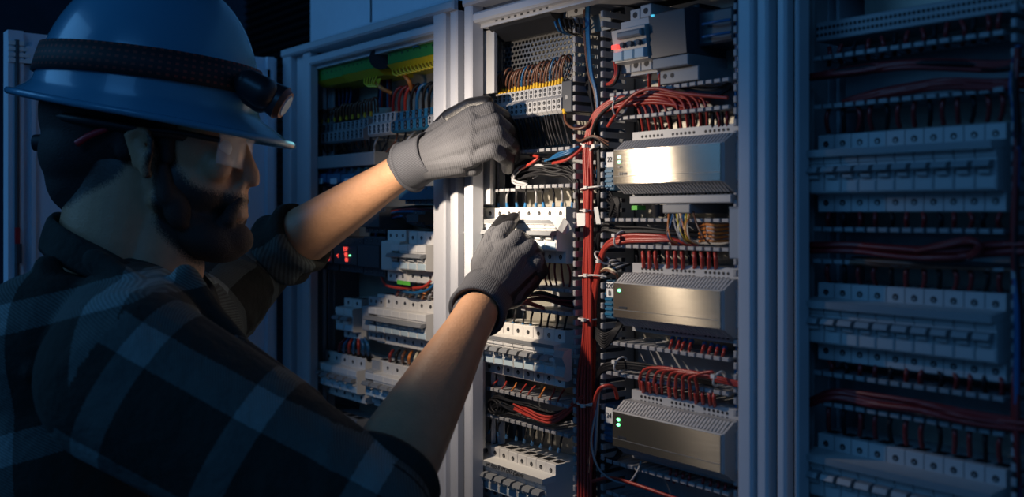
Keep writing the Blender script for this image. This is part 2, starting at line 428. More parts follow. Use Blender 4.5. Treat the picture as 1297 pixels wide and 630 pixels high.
# ------------------------------------------------------------------ slotted ducts
def hduct(pxa, pxb, top, bot, label, yf=.030, col='duct'):
    """top / bot = pixel (px, py) of the front edge of the upper / lower finger row"""
    xa, xb = x(pxa, yf), x(pxb, yf)
    zt, zb = Zc(*top, yf), Zc(*bot, yf)
    mb = MB().box(xa, xb, YP - .004, YP - .0005, zb - .002, zt + .002, col)
    n = max(2, int((xb - xa) / .0115)); p = (xb - xa) / n
    for z, sg in ((zt, 1), (zb, -1)):
        mb.box(xa, xb, YP - .018, YP - .004, z - .0008, z + .0008, col)
        for k in range(n):
            a = xa + k * p
            mb.box(a, a + p * .62, yf + .002, YP - .017, z - .0009, z + .0009, col)
            mb.box(a - p * .06, a + p * .70, yf, yf + .005, z - .0022, z + .0022, col, .0006)
    return tag(mb.build('wiring_duct', origin=((xa + xb) / 2, YP, zb)), label, 'wiring duct', 'horizontal slotted wiring ducts')

def vduct(pxa, pxb, z0, z1, label, yf=.030):
    xa, xb = x(pxa, yf), x(pxb, yf)
    mb = MB().box(xa, xb, YP - .004, YP - .0005, z0, z1, 'dark')
    p = .0122; n = int((z1 - z0) / p)
    for X_, sg in ((xa, 1), (xb, -1)):
        mb.box(X_ - .0008, X_ + .0008, YP - .018, YP - .004, z0, z1, 'midgrey')
        for k in range(n):
            a = z0 + k * p
            mb.box(X_ - .0009, X_ + .0009, yf + .002, YP - .017, a, a + p * .6, 'midgrey')
            mb.box(X_ - .0026, X_ + .0020, yf, yf + .005, a, a + p * .60, 'duct', .0008)
    return tag(mb.build('wiring_duct', origin=((xa + xb) / 2, YP, z0)), label, 'wiring duct', 'vertical slotted wiring ducts')

hduct(653, 724, (690, 190), (690, 236), 'slotted wiring duct in middle cabinet holding black cables below upper grey terminals')
hduct(612, 654, (640, 197), (640, 241), 'short slotted duct end behind the fingers of the upper glove')
hduct(660, 724, (700, 367), (700, 396), 'slotted wiring duct right below the lower glove, full of dark cables')
hduct(606, 722, (650, 500), (650, 535), 'grey slotted wiring duct with red wires near bottom of middle cabinet')
hduct(772, 926, (850, 110), (850, 143), 'slotted duct with red wires above the top metal-faced controller')
hduct(766, 926, (850, 279), (850, 314), 'slotted duct between the top and middle metal-faced controllers')
hduct(768, 926, (850, 446), (850, 487), 'slotted duct between the middle and lowest metal-faced controllers')
hduct(768, 926, (850, 607), (850, 650), 'slotted duct below the lowest metal-faced controller')
vduct(727, 762, ZB + .05, ZI - .005, 'tall vertical slotted duct in middle cabinet carrying the red cable bundle')
vduct(931, 965, ZB + .05, ZI - .005, 'tall vertical slotted duct hard against middle cabinet right-hand frame post')
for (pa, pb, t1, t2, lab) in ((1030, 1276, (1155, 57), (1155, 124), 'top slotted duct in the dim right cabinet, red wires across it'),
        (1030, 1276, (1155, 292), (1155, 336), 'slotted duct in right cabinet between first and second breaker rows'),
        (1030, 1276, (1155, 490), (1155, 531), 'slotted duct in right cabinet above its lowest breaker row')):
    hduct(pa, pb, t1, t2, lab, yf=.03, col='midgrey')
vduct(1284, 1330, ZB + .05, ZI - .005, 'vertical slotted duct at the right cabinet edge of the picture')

# ------------------------------------------------------------------ DIN devices
def breaker_proto(w, style):
    """local: x 0..w, y 0 = plate, -y towards the viewer, z 0 = middle"""
    t = thing('circuit_breaker', 'x', 'circuit breaker', (0, 0, 0))
    body, shoulder = style.get('body', 'white'), style.get('h', .0365)
    ys, yn, nz = -(YP - YS), -(YP - YN), style.get('nose', .0195)
    g = .00045
    b = MB().prism([(0, -shoulder), (ys + .001, -shoulder), (ys, -shoulder + .001), (ys, -nz - .001), (yn + .001, -nz), (yn, -nz + .001), (yn, nz - .001), (yn + .001, nz),
                    (ys, nz + .001), (ys, shoulder - .001), (ys + .001, shoulder), (0, shoulder)], g, w - g, body)
    b.box(w * .2, w * .8, ys + .008, ys + .02, shoulder, shoulder + .0006, 'hole')
    b.build('body', t)
    poles = style.get('poles', 1)
    for k in range(poles):
        xc = w * (k + .5) / poles
        for z in (.5 * (shoulder + nz), -.5 * (shoulder + nz)):
            s = MB(); s.disc(xc, ys - .0003, z, .0030, 'hole', 12); s.disc(xc, ys - .0005, z - .0006, .0016, 'screw', 8); s.box(xc - .0012, xc + .0012, ys - .0007, ys - .0005, z - .0008, z - .0004, 'hole'); s.build('terminal_screw', t)
    if style.get('strip', True):
        MB().box(g, w - g, yn - .0016, yn, nz * .45, nz * .95, style.get('stripmat', 'pale'), .0004).build('label_window', t)
    tg = MB()
    if style.get('lever', 'grey'):
        tg.prism([(yn, .0062), (yn - .009, .0052), (yn - .0115, .0005), (yn - .0095, -.0008), (yn, .0008)], w * .12 if style.get('gap', True) else 0, w * .88 if style.get('gap', True) else w, style.get('lever', 'midgrey'))
        tg.cyl((w * .25, yn - .002, -.0035), (w * .75, yn - .002, -.0035), .003, .003, body, 10)
        tg.build('toggle', t)
    MB().box(w * .08, w * .92, yn - .0008, yn, -nz * .92, -nz * .45, style.get('winmat', 'win'), .0003).build('status_window', t)
    return t

used = {}
def breaker_row(pxa, pxb, ref, n, phrase, style=None, key='b', group=None, cat='circuit breaker', skip=()):
    xa, xb = x(pxa, YS), x(pxb, YS); w = (xb - xa) / n
    z = Zc(*ref, YS)
    pr = breaker_proto(w, style or {})
    first = True
    for i in range(n):
        if i in skip: continue
        lab = nth(i, n) + ' ' + phrase
        loc = (xa + i * w, YP, z)
        if first: pr.location = loc; pr['label'] = lab; pr['group'] = group or phrase; first = False
        else: dup(pr, loc, lab, group or phrase)
    return xa, xb, z

def strip(pxa, pxb, xa, xb, z, label, zz=(.0195, .0245), y=None, m='white', name='marking_strip', writing=None):
    y = YN - .003 if y is None else y
    t = thing(name, label, 'strip', ((xa + xb) / 2, YP, z))
    MB().prism([(YS, z + zz[0]), (y, z + zz[0] - .001), (y, z + zz[1] - .002), (YS, z + zz[1])], xa - .004, xb, m).build('strip_body', t)
    MB().box(xa - .004, xb, y - .0006, y, z + zz[0], z + zz[1] - .002, 'midgrey').build('strip_lip', t)
    return t

# middle cabinet, breaker row that the right hand touches (very bright)
r1 = breaker_row(604, 717, (660, 297), 9, 'white breaker in the brightly lit row under the lower hand', {'winmat': 'win', 'gap': False}, group='breakers in the brightly lit row')
strip(0, 0, r1[0], r1[1], r1[2], 'clear label holder along the brightly lit breaker row', (.0150, .0215), YN - .004, 'pale')
# torn white label hanging at the right end of that row
def card(name, pts, th, m, label, cat, n=None, group=None):
    pts = [Vector(p) for p in pts]
    nrm = (pts[1] - pts[0]).cross(pts[-1] - pts[0]).normalized() * th
    k = len(pts); vs = pts + [p + nrm for p in pts]
    fs = [tuple(range(k))[::-1], tuple(range(k, 2 * k))] + [(i, (i + 1) % k, k + (i + 1) % k, k + i) for i in range(k)]
    o = MB().add(vs, fs, m).build(name, origin=pts[0]); return tag(o, label, cat, group)
tl = thing('paper_label', 'torn white label curling off the right end of bright breaker row', 'label', P(706, 275, .01))
mb = MB(); cols = []
cs = [(697, 274, 693, 275, .012), (706, 274, 700, 281, .006), (714, 276, 706, 290, .0), (720, 282, 712, 294, .004), (724, 290, 716, 296, .010)]
vs = []
for a, b_, c, d_, y in cs: vs += [P(a, b_, y), P(c, d_ + 1, y + .002)]
vs2 = [v + Vector((0, .0008, 0)) for v in vs]; k = len(vs)
fs = [(2 * i, 2 * i + 1, 2 * i + 3, 2 * i + 2) for i in range(4)] + [(k + 2 * i, k + 2 * i + 2, k + 2 * i + 3, k + 2 * i + 1) for i in range(4)]
fs += [(2 * i, 2 * i + 2, k + 2 * i + 2, k + 2 * i) for i in range(4)] + [(2 * i + 1, k + 2 * i + 1, k + 2 * i + 3, 2 * i + 3) for i in range(4)]
mb.add(vs + vs2, fs, 'paper').build('paper', tl)

# second row
r2 = breaker_row(614, 716, (665, 447), 8, 'breaker in row just below the lower glove, half in shadow', {'lever': 'midgrey'}, group='breakers just below the lower glove')
strip(0, 0, r2[0], r2[1], r2[2], 'grey label holder along the breaker row below the lower glove', (.0150, .0215), YN - .003, 'white')
hd = thing('switch_handle', 'light grey moulded switch handle at right end of shadowed breaker row', 'handle', P(708, 458, .01))
MB().prism([(YN, r2[2] + .018), (YN - .012, r2[2] + .016), (YN - .016, r2[2] + .008), (YN - .010, r2[2] - .004), (YN - .014, r2[2] - .016), (YN - .008, r2[2] - .022), (YN, r2[2] - .020)], x(703, .01), x(715, .01), 'grey').build('grip', hd)
MB().box(x(700, .01), x(704, .01), YN - .018, YN, r2[2] + .002, r2[2] + .006, 'pale').build('latch', hd)
# bottom row with handwriting on the strip
r3 = breaker_row(611, 704, (655, 609), 8, 'breaker in the bottom row of the middle cabinet', {'lever': 'midgrey'}, group='breakers in the bottom row')
hs = strip(0, 0, r3[0], r3[1], r3[2], 'white strip with black handwriting over bottom breaker row', (.0150, .0235), YN - .006, 'paper')
text('y4 Kto 8 (M cB7 (Saunt', .0085, ((r3[0] + r3[1]) / 2, YN - .0068, r3[2] + .0185), 'ink', hs, 'handwriting', shear=.4)

# right cabinet rows
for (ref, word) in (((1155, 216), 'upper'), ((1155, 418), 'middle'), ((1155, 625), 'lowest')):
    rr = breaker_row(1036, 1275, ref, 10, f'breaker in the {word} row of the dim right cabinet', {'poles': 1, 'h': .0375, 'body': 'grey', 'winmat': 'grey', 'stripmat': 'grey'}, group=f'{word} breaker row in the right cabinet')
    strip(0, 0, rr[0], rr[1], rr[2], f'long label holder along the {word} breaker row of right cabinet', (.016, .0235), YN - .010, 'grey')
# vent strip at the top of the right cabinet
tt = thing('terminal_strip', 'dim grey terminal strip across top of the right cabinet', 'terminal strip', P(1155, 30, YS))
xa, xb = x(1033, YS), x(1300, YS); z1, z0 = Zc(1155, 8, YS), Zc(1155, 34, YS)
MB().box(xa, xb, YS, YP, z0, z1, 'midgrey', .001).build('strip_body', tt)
hb = MB()
n = 44
for k in range(n):
    for z in (z0 + .006, z1 - .006): hb.disc(xa + (k + .5) * (xb - xa) / n, YS - .0003, z, .0018, 'hole', 8)
hb.build('terminal_holes', tt)

# left cabinet rows
breaker_row(507, 551, (530, 326), 4, 'breaker beside grey module, lit row of left cabinet', {'gap': False, 'lever': 'midgrey', 'h': .040}, group='upper lit breakers in left cabinet')
breaker_row(478, 551, (515, 409), 7, 'breaker in the lit middle row of left cabinet', {'gap': False, 'lever': 'midgrey', 'h': .040}, group='middle lit breakers in left cabinet')
breaker_row(436, 458, (447, 404), 2, 'shadowed breaker left of the lit middle row in left cabinet', {'h': .034}, group='shadowed breaker pair')
breaker_row(412, 463, (440, 478), 5, 'breaker in lowest left group behind the forearm', {'h': .038}, group='lowest left breaker group')
breaker_row(474, 548, (510, 494), 6, 'breaker in lowest right group behind the forearm', {'h': .038}, group='lowest right breaker group')
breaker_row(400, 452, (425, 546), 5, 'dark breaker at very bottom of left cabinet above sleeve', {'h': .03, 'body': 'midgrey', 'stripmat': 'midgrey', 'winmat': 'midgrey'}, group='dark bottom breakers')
# grey contactor-like modules beside the breakers
def module(pxa, pxb, pyt, pyb, ref, label, m='white', y0=YN, ysh=None, name='relay_module', cat='relay', slots=True):
    xa, xb = x(pxa, y0), x(pxb, y0); zt, zb = Zc(ref, pyt, y0), Zc(ref, pyb, y0)
    t = thing(name, label, cat, ((xa + xb) / 2, YP, zb))
    h = zt - zb; ys = ysh or y0 + .012
    MB().prism([(YP, zb), (ys, zb), (ys, zb + h * .2), (y0 + .001, zb + h * .22), (y0, zb + h * .24), (y0, zt - h * .24), (y0 + .001, zt - h * .22), (ys, zt - h * .2), (ys, zt), (YP, zt)], xa, xb, m).build('body', t)
    if slots:
        n = max(1, round((xb - xa) / .018))
        for k in range(n):
            xc = xa + (k + .5) * (xb - xa) / n
            for z in (zb + h * .1, zt - h * .1): MB().disc(xc, ys - .0003, z, .0028, 'hole', 10).disc(xc, ys - .0005, z, .0014, 'screw', 8).build('terminal_screw', t)
    return t
gm = module(483, 506, 292, 357, 495, 'white lit relay module with diagonal shadow left of upper left-cabinet breakers')
tag_ = card('tag_label', [P(503, 355, .012), P(519, 357, .012), P(519, 362, .012), P(503, 360, .012)], .0006, 'tag_green', 'bright green tag on the base of the lit relay module', 'tag')
module(459, 478, 377, 432, 468, 'beige module in shade between the two middle breaker groups of left cabinet', 'grey', slots=True)
module(463, 473, 458, 512, 468, 'tall narrow grey end module between the two lowest breaker groups', 'grey', slots=False)
# panel meters with red digits
def meter(pxa, pxb, pyt, pyb, ref, label, rows):
    t = module(pxa, pxb, pyt, pyb, ref, label, 'dark', y0=.022, name='panel_meter', cat='meter')
    for (s_, px, py, size) in rows: text(s_, size, P(px, py, .0212), 'led_red', t, 'digits')
    return t
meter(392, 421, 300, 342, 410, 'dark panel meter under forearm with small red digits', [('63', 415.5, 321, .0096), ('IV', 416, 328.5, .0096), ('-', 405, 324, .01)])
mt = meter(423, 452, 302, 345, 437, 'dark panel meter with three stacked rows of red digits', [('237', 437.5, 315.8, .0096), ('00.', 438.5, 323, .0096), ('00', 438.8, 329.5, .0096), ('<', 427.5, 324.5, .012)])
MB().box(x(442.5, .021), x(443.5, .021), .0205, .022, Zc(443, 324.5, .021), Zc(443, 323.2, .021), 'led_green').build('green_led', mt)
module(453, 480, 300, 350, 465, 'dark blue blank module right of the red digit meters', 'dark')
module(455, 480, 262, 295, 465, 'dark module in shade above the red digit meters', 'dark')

# blue relays under the flat duct of the left cabinet
for i, (a, b_) in enumerate(((396, 413), (414, 431), (432, 449), (450, 467))):
    t = module(a, b_, 216, 236, (a + b_) / 2, nth(i, 4) + ' blue plug-in relay with white label above raised forearm', 'blue_plastic', name='plug_in_relay', cat='relay', slots=False)
    t['group'] = 'blue plug-in relays'
    c = (a + b_) / 2
    MB().box(x(c - 4, .021), x(c + 4, .021), .0205, .022, Zc(c, 233, .021), Zc(c, 226, .021), 'win').build('label_field', t)
    MB().box(x(c - 6, .03), x(c - 3, .03), .03, .06, Zc(c, 218, .03), Zc(c, 212, .03), 'blue_plastic').box(x(c + 3, .03), x(c + 6, .03), .03, .06, Zc(c, 218, .03), Zc(c, 212, .03), 'blue_plastic').build('pin', t)
# flat closed trunking lid of the left cabinet
fl = thing('wiring_duct', 'flat grey closed duct lid above the blue relays in left cabinet', 'wiring duct', P(430, 205, .02))
MB().box(x(391, .015), x(474, .015), .015, YP, Zc(430, 212, .015), Zc(430, 196, .015), 'midgrey', .001).build('duct_body', fl)

# ------------------------------------------------------------------ terminal blocks
def term_proto(w, h1, m, y1=.030, tiers=2, name='terminal_block'):
    """z 0 = top; h1 height; two stepped tiers"""
    t = thing(name, 'x', 'terminal block', (0, 0, 0)); g = .0004
    y1 = -(YP - y1)
    b = MB().prism([(0, 0), (y1 + .010, 0), (y1 + .009, -h1 * .36), (y1 + .004, -h1 * .42), (y1, -h1 * .5), (y1, -h1 * .9), (y1 + .004, -h1), (0, -h1)], g, w - g, m)
    b.build('body', t)
    s = MB()
    for z, y in ((-h1 * .12, y1 + .0093), (-h1 * .27, y1 + .0091), (-h1 * .60, y1 - .0003), (-h1 * .78, y1 - .0003)):
        s.disc(w / 2, y - .0002, z, w * .25, 'hole', 10); s.disc(w / 2, y - .0004, z - w * .05, w * .12, 'screw', 6)
    s.build('clamp_hole', t)
    return t
def term_row(pxa, pxb, reft, refb, n, phrase, m, group, y1=.030):
    xa, xb = x(pxa, y1), x(pxb, y1); w = (xb - xa) / n
    zt, zb = Zc(*reft, y1), Zc(*refb, y1)
    pr = term_proto(w, zt - zb, m, y1)
    for i in range(n):
        lab = nth(i, n) + ' ' + phrase; loc = (xa + i * w, YP, zt)
        if i == 0: pr.location = loc; pr['label'] = lab; pr['group'] = group
        else: dup(pr, loc, lab, group)
    return xa, xb, zt, zb
T1 = term_row(603, 711, (660, 113), (660, 149), 19, 'light grey terminal block above the upper glove', 'grey', 'grey terminal blocks above the upper glove')
ec = thing('end_clamp', 'black end clamp closing right end of upper terminal row', 'end clamp', P(718, 130, .03))
MB().box(x(711, .032), x(724, .032), .032, YP, T1[3], T1[2] + .002, 'dark', .001).build('clamp_body', ec)
MB().disc(x(716, .03), .0315, (T1[2] + T1[3]) / 2, .003, 'screw').build('clamp_screw', ec)
term_row(388, 460, (425, 155), (425, 181), 14, 'dark grey terminal block in left cabinet row', 'midgrey', 'dark grey terminal blocks in left cabinet')
term_row(466, 494, (480, 143), (480, 172), 5, 'beige terminal block between grey and blue ones', 'grey', 'beige terminal blocks')
term_row(495, 541, (517, 139), (517, 166), 6, 'blue terminal block near the raised wrist', 'blue_plastic', 'blue terminal blocks')
term_row(542, 552, (547, 133), (547, 160), 2, 'grey terminal block against the post right of blue ones', 'grey', 'grey blocks against the post')
# earth terminals at the top of the left cabinet
def earth(pxa, pxb, ref_t, ref_m, ref_b, label, n):
    y1 = .02; xa, xb = x(pxa, y1), x(pxb, y1); zt, zm, zb = Zc(*ref_t, y1), Zc(*ref_m, y1), Zc(*ref_b, y1)
    t = thing('earth_terminal_strip', label, 'terminal strip', ((xa + xb) / 2, YP, zb))
    MB().box(xa, xb, y1, YP, zm, zt, 'green_plastic', .001).build('green_cover', t)
    MB().prism([(y1 - .002, zm), (y1 + .012, zb), (YP, zb), (YP, zm)], xa, xb, 'yellow_plastic').build('yellow_base', t)
    s = MB()
    for k in range(n): s.disc(xa + (k + .5) * (xb - xa) / n, y1 - .0003, zm + (zt - zm) * .55, .0018, 'hole', 8)
    s.build('clamp_hole', t)
    return t
earth(401, 434, (415, 84), (415, 101), (415, 107), 'dim green and yellow earth strip, leftmost of the three', 6)
earth(434, 478, (455, 72), (455, 91), (455, 99), 'green and yellow earth strip, middle of the three', 8)
e3 = earth(491, 552, (520, 54), (520, 76), (520, 84), 'bright green and yellow earth strip below left cabinet top frame', 8)
MB().box(x(524, .018), x(530, .018), .016, .02, Zc(527, 60, .018), Zc(527, 53, .018), 'blue_plastic').build('blue_marker', e3)
bk = thing('cable_gland', 'round black cable gland between the two green earth strips', 'gland', P(482, 75, .03))
MB().cyl(P(482, 74, .02), P(482, 74, YP), .018, .021, 'black', 16).build('gland_body', bk)

# ------------------------------------------------------------------ top of the middle cabinet
lh = thing('lamp_housing', 'long black lamp housing under the top frame of middle cabinet', 'lamp housing', P(660, 30, .02))
zt = Zc(620, 28, .02)
MB().prism([(.018, zt - .012), (.012, zt - .004), (.014, zt + .012), (.05, zt + .016), (.08, zt + .01), (.08, zt - .022), (.04, zt - .026)], x(622, .02), x(700, .02), 'black').build('housing_body', lh)
MB().box(x(607, .02), x(622, .02), .02, .07, zt - .007, zt + .012, 'black', .003).build('end_cap', lh)
MB().disc(x(612, .02), .0195, zt + .002, .0055, 'midgrey', 14).build('end_screw', lh)
sl = MB()
for k in range(9): sl.box(x(628 + k * 8, .013), x(631 + k * 8, .013), .0118, .03, zt - .004, zt + .010, 'dark')
sl.build('rib', lh)
pf = thing('perforated_panel', 'perforated steel panel behind the brown wires of the middle cabinet', 'panel', P(680, 90, .06))
MB().box(x(634, .052), x(727, .052), .052, .0528, Zc(680, 118, .052), Zc(680, 25, .052), 'perforated').build('perforated_sheet', pf)
mo = MB()
for px in (634.5, 727): mo.box(x(px, .05) - .0015, x(px, .05) + .0015, .050, .0525, Zc(680, 118, .052), Zc(680, 25, .052), 'zinc')
mo.box(x(634, .052), x(727, .052), .050, .0525, Zc(680, 120, .052), Zc(680, 118, .052), 'zinc').build('folded_edge', pf)
breaker_row(697, 741, (719, 0), 2, 'small grey breaker at the top of middle cabinet', {'body': 'grey', 'h': .022, 'nose': .011, 'stripmat': 'blue_plastic'}, group='small grey breakers at the top')

# relay group at the top of the right-hand bay
z = Zc(800, 56, .02)
rg = thing('safety_relay', 'light grey three-switch relay with red light at top of middle cabinet', 'relay', (x(800, .02), YP, z))
xa, xb = x(779, .02), x(821, .02); w = (xb - xa)
MB().prism([(YP, z - .034), (.035, z - .034), (.035, z - .022), (.020, z - .019), (.014, z + .018), (.03, z + .022), (.03, z + .030), (YP, z + .030)], xa, xb, 'grey').build('body', rg)
MB().box(xa + w * .25, xb - w * .02, .008, .018, z + .006, z + .014, 'midgrey', .002).build('switch_bridge', rg)
MB().box(xa + w * .04, xa + w * .20, .012, .018, z - .004, z + .001, 'led_red').build('red_lamp', rg)
for k in range(3):
    MB().box(xa + w * (.05 + .32 * k), xa + w * (.33 + .32 * k), .014, .020, z - .018, z - .007, 'win', .0008).build('window', rg)
for k in range(3):
    MB().cyl((xa + w * (.38 + .24 * k), .015, z - .001), (xa + w * (.38 + .24 * k), .010, z - .001), .0035, .003, 'dark', 10).build('rocker', rg)
for i, (a, b_, p, q, rf) in enumerate(((798, 811, 10, 23, 0), (811, 825, 7, 21, 0))):
    MB().box(x(a, .035), x(b_, .035) - .0006, .035, YP, Zc(812, q + 2, .035), Zc(812, p, .035), 'grey', .0008).disc((x(a, .035) + x(b_, .035)) / 2, .0346, (Zc(812, q + 2, .035) + Zc(812, p, .035)) / 2, .0036, 'hole', 12).build('terminal_head', rg)
for i, (a, b_) in enumerate(((786, 799), (799, 812), (812, 826))):
    zz0, zz1 = Zc(806, 91, .03), Zc(806, 74, .03)
    m_ = MB().box(x(a, .03), x(b_, .03) - .0006, .03, YP, zz0, zz1, 'grey', .0008)
    if i: m_.disc((x(a, .03) + x(b_, .03)) / 2, .0296, (zz0 + zz1) / 2, .0036, 'hole', 12)
    m_.build('terminal_foot', rg)
dm = thing('control_module', 'dark grey control module with small cyan light right of red-lit relay', 'module', (x(850, .02), YP, z))
xa, xb = x(823, .02), x(868, .02)
MB().prism([(YP, z - .020), (.022, z - .020), (.018, z + .028), (.03, z + .032), (YP, z + .032)], xa, xb, 'dark').build('body', dm)
MB().box(xa + .005, xa + .009, .0165, .019, z + .026, z + .028, 'led_cyan').build('cyan_led', dm)
MB().box(xa + .002, xb + .002, .022, YP, z - .033, z - .021, 'midgrey', .001).build('lower_step', dm)
s = MB().box(xa + .006, xb + .010, .030, YP, z - .050, z - .034, 'midgrey', .001)
for k in range(2): s.disc(xa + .014 + .011 * k, .0296, z - .041, .0028, 'hole', 10)
s.build('terminal_step', dm)
bb = thing('contactor', 'black contactor block beside control module at top right of middle cabinet', 'contactor', P(905, 40, .04))
MB().box(x(884, .04), x(928, .04), .04, YP, Zc(905, 55, .04), Zc(905, 12, .04), 'dark', .002).build('body', bb)
for py in (27, 43): MB().tube([P(890, py + 4, .035), P(905, py + 1, .03), P(925, py - 2, .035)], .0016, 'blue_wire').build('lever', bb)
MB().box(x(872, .05), x(884, .05), .05, YP, Zc(878, 70, .05), Zc(878, 5, .05), 'black', .002).build('side_block', bb)
ob = thing('bracket', 'grey perforated steel bracket at the top of the vertical duct', 'bracket', P(757, 20, .03))
MB().box(x(750, .05), x(775, .05), .048, .05, Zc(760, 40, .05), Zc(760, 18, .05), 'zinc').build('bracket_plate', ob)

for (t_, b_, pr_, lab) in ((26, 119, 626, 'blank grey panel at upper left corner of middle cabinet opening'), (158, 259, 621, 'blank grey panel behind the upper glove fingertips'),
        (350, 570, 611, 'narrow blank grey panel left of the lower breaker rows')):
    bp_ = thing('blanking_panel', lab, 'panel', P(605, b_, .016))
    z0_, z1_ = Zc(605, b_, .012), min(Zc(605, t_, .012), ZI - .008)
    MB().box(x(600, .022), x(pr_, .022), .022, .0235, z0_, z1_, 'frame_inner', .0005).build('panel_sheet', bp_)
    MB().box(x(pr_, .022), x(pr_, .022) + .0015, .021, .026, z0_, z1_, 'frame_inner').build('folded_edge', bp_)
# ------------------------------------------------------------------ metal-faced controllers
def controller(pxa, pxb, ref, label, leds, tagtxt, lower_lit):
    y = .010; xa, xb = x(pxa, y), x(pxb, y); z = Zc(*ref, y)
    t = thing('controller', label, 'controller', ((xa + xb) / 2, YP, z))
    h = .0195; e = .004
    MB().box(xa - .0015, xb + .0015, y, .032, z - h - .0012, z + h + .0012, 'grey', .001).build('front_frame', t)
    MB().prism([(YP, z - .038), (.040, z - .038), (.040, z - .026), (.030, z - .019), (.030, z + .019), (.040, z + .030), (.040, z + .042), (YP, z + .042)], xa - .0, xb + .014, 'grey').build('housing', t)
    rb = MB()
    n = 34
    for k in range(n):
        a = xa + (xb - xa) * k / n
        for sg in (1, -1):
            z1_, z2_ = z + sg * (h + .0015), z + sg * (h + .0115)
            rb.prism([(.013, z1_), (.026, z2_), (.040, z2_), (.04, z1_)][::sg], a, a + (xb - xa) / n * .62, 'grey')
    for sg in (1, -1):
        rb.prism([(.0165, z + sg * h), (.0295, z + sg * (h + .010)), (.04, z + sg * (h + .010)), (.04, z + sg * h)], xa + .001, xb, 'midgrey')
    rb.build('cooling_rib', t)
    MB().prism([(.012, z - .021), (.028, z - .031), (YP, z - .031), (YP, z + .031), (.028, z + .031), (.012, z + .021)], xb, xb + .0030, 'grey').build('side_cheek', t)
    MB().box(xa, xb, y - .0012, y, z - h, z + h, 'brushed').box(xa, xb, y - .0014, y - .0011, z - h + .0085, z - h + .0089, 'midgrey').build('front_plate', t)
    for g in range(3):
        for sg in (1, -1):
            hl = MB()
            for k in range(6):
                xx = xa + .016 + g * .048 + k * .0062
                hl.disc(xx, .0396, z + (.036 if sg > 0 else -.033), .0017, 'hole', 8)
                if sg > 0: hl.box(xx - .0012, xx + .0012, .0394, .0398, z + .0305, z + .0320, 'dark')
            hl.build('terminal_hole', t)
    for i, on in enumerate(leds):
        MB().disc(xa + .0095, y - .0018, z + .0115 - i * .0058, .0018 if on else .0014, 'led_green' if on else 'dark', 10, sx=1.35).build('status_led', t)
        if i: MB().disc(xa + .0135, y - .0018, z + .0115 - i * .0058, .001, 'dark', 8).build('status_led', t)
    sc_ = MB()
    for k in range(4): sc_.prism([(y - .0018, z - h + .010), (y - .0018, z - h + .013), (y - .0012, z - h + .0115)], xa + .009 + k * .0035, xa + .0115 + k * .0035, 'dark')
    sc_.build('engraved_mark', t)
    sk = thing('relay_socket', 'blue relay socket left of the ' + tagtxt[1] + ' controller', 'relay', (xa - .01, YP, z))
    MB().box(x(pxa - 12, .034), x(pxa, .034), .034, YP, z - .026, z + .020, 'board', .001).build('body', sk)
    pin = MB()
    for k in range(5): pin.box(x(pxa - 11, .034), x(pxa - 2, .034), .0325, .034, z - .022 + k * .006, z - .0195 + k * .006, 'blue_plastic')
    pin.build('contact_rib', sk)
    if tagtxt[0]:
        tg = thing('number_tag', 'small white tag reading ' + tagtxt[0].replace('\n', ' ') + ' at the ' + tagtxt[1] + ' controller', 'tag', (xa - .008, .03, z + .01))
        MB().box(x(pxa - 10, .022), x(pxa - 1, .022), .022, .0235, z + .001, z + .019, 'paper', .0003).build('tag_card', tg)
        text(tagtxt[0], .0085, ((x(pxa - 10, .022) + x(pxa - 1, .022)) / 2, .0215, z + .010), 'ink', tg)
    return t, xa, xb, z
c1 = controller(778, 913, (778, 212), 'uppermost of three brushed metal-faced controllers', (1, 1, 0), ('22', 'uppermost'), True)
c2 = controller(778, 913, (778, 380), 'middle of three brushed metal-faced controllers, one green light', (1,), ('220\nB', 'middle'), False)
c3 = controller(777, 913, (778, 543), 'lowest of three brushed metal-faced controllers', (1, 1), ('24', 'lowest'), False)
# grey strip with connector hanging under the top controller
cs_ = thing('connector_strip', 'light grey connector strip under the uppermost controller', 'connector', (x(850, .03), YP, c1[3] - .05))
zz = Zc(860, 252, .026)
MB().box(x(797, .026), x(926, .026), .026, YP, zz - .005, zz + .004, 'grey', .001).build('strip_body', cs_)
MB().box(x(842, .030), x(877, .030), .026, YP, zz - .016, zz - .006, 'midgrey', .001).build('plug', cs_)
MB().cyl((x(830, .03), .035, zz - .02), (x(830, .03), .035, zz - .006), .007, .009, 'rubber', 12).build('round_plug', cs_)
MB().box(x(803, .03), x(810, .03), .026, .04, zz - .012, zz - .007, 'tag_green').build('green_plug', cs_)
gb = thing('grey_box', 'plain upright grey box against right post of middle cabinet', 'box', P(930, 295, .0))
MB().box(x(923, .0) , x(938, .0) + .004, .0, .03, Zc(930, 328, 0), Zc(930, 264, 0), 'grey', .001).build('body', gb)
MB().box(x(923, .0), x(938, .0) + .004, .0005, .03, Zc(930, 264, 0), Zc(930, 262, 0), 'midgrey').build('lid', gb)
cp = thing('cable_clip', 'grey clip block holding coiled orange wires at right of duct', 'clip', P(903, 295, .03))
MB().box(x(897, .03), x(908, .03), .026, .04, Zc(903, 306, .03), Zc(903, 285, .03), 'grey', .001).build('body', cp)
MB().disc(x(902, .03), .0255, Zc(903, 297, .03), .003, 'hole').build('slot', cp)

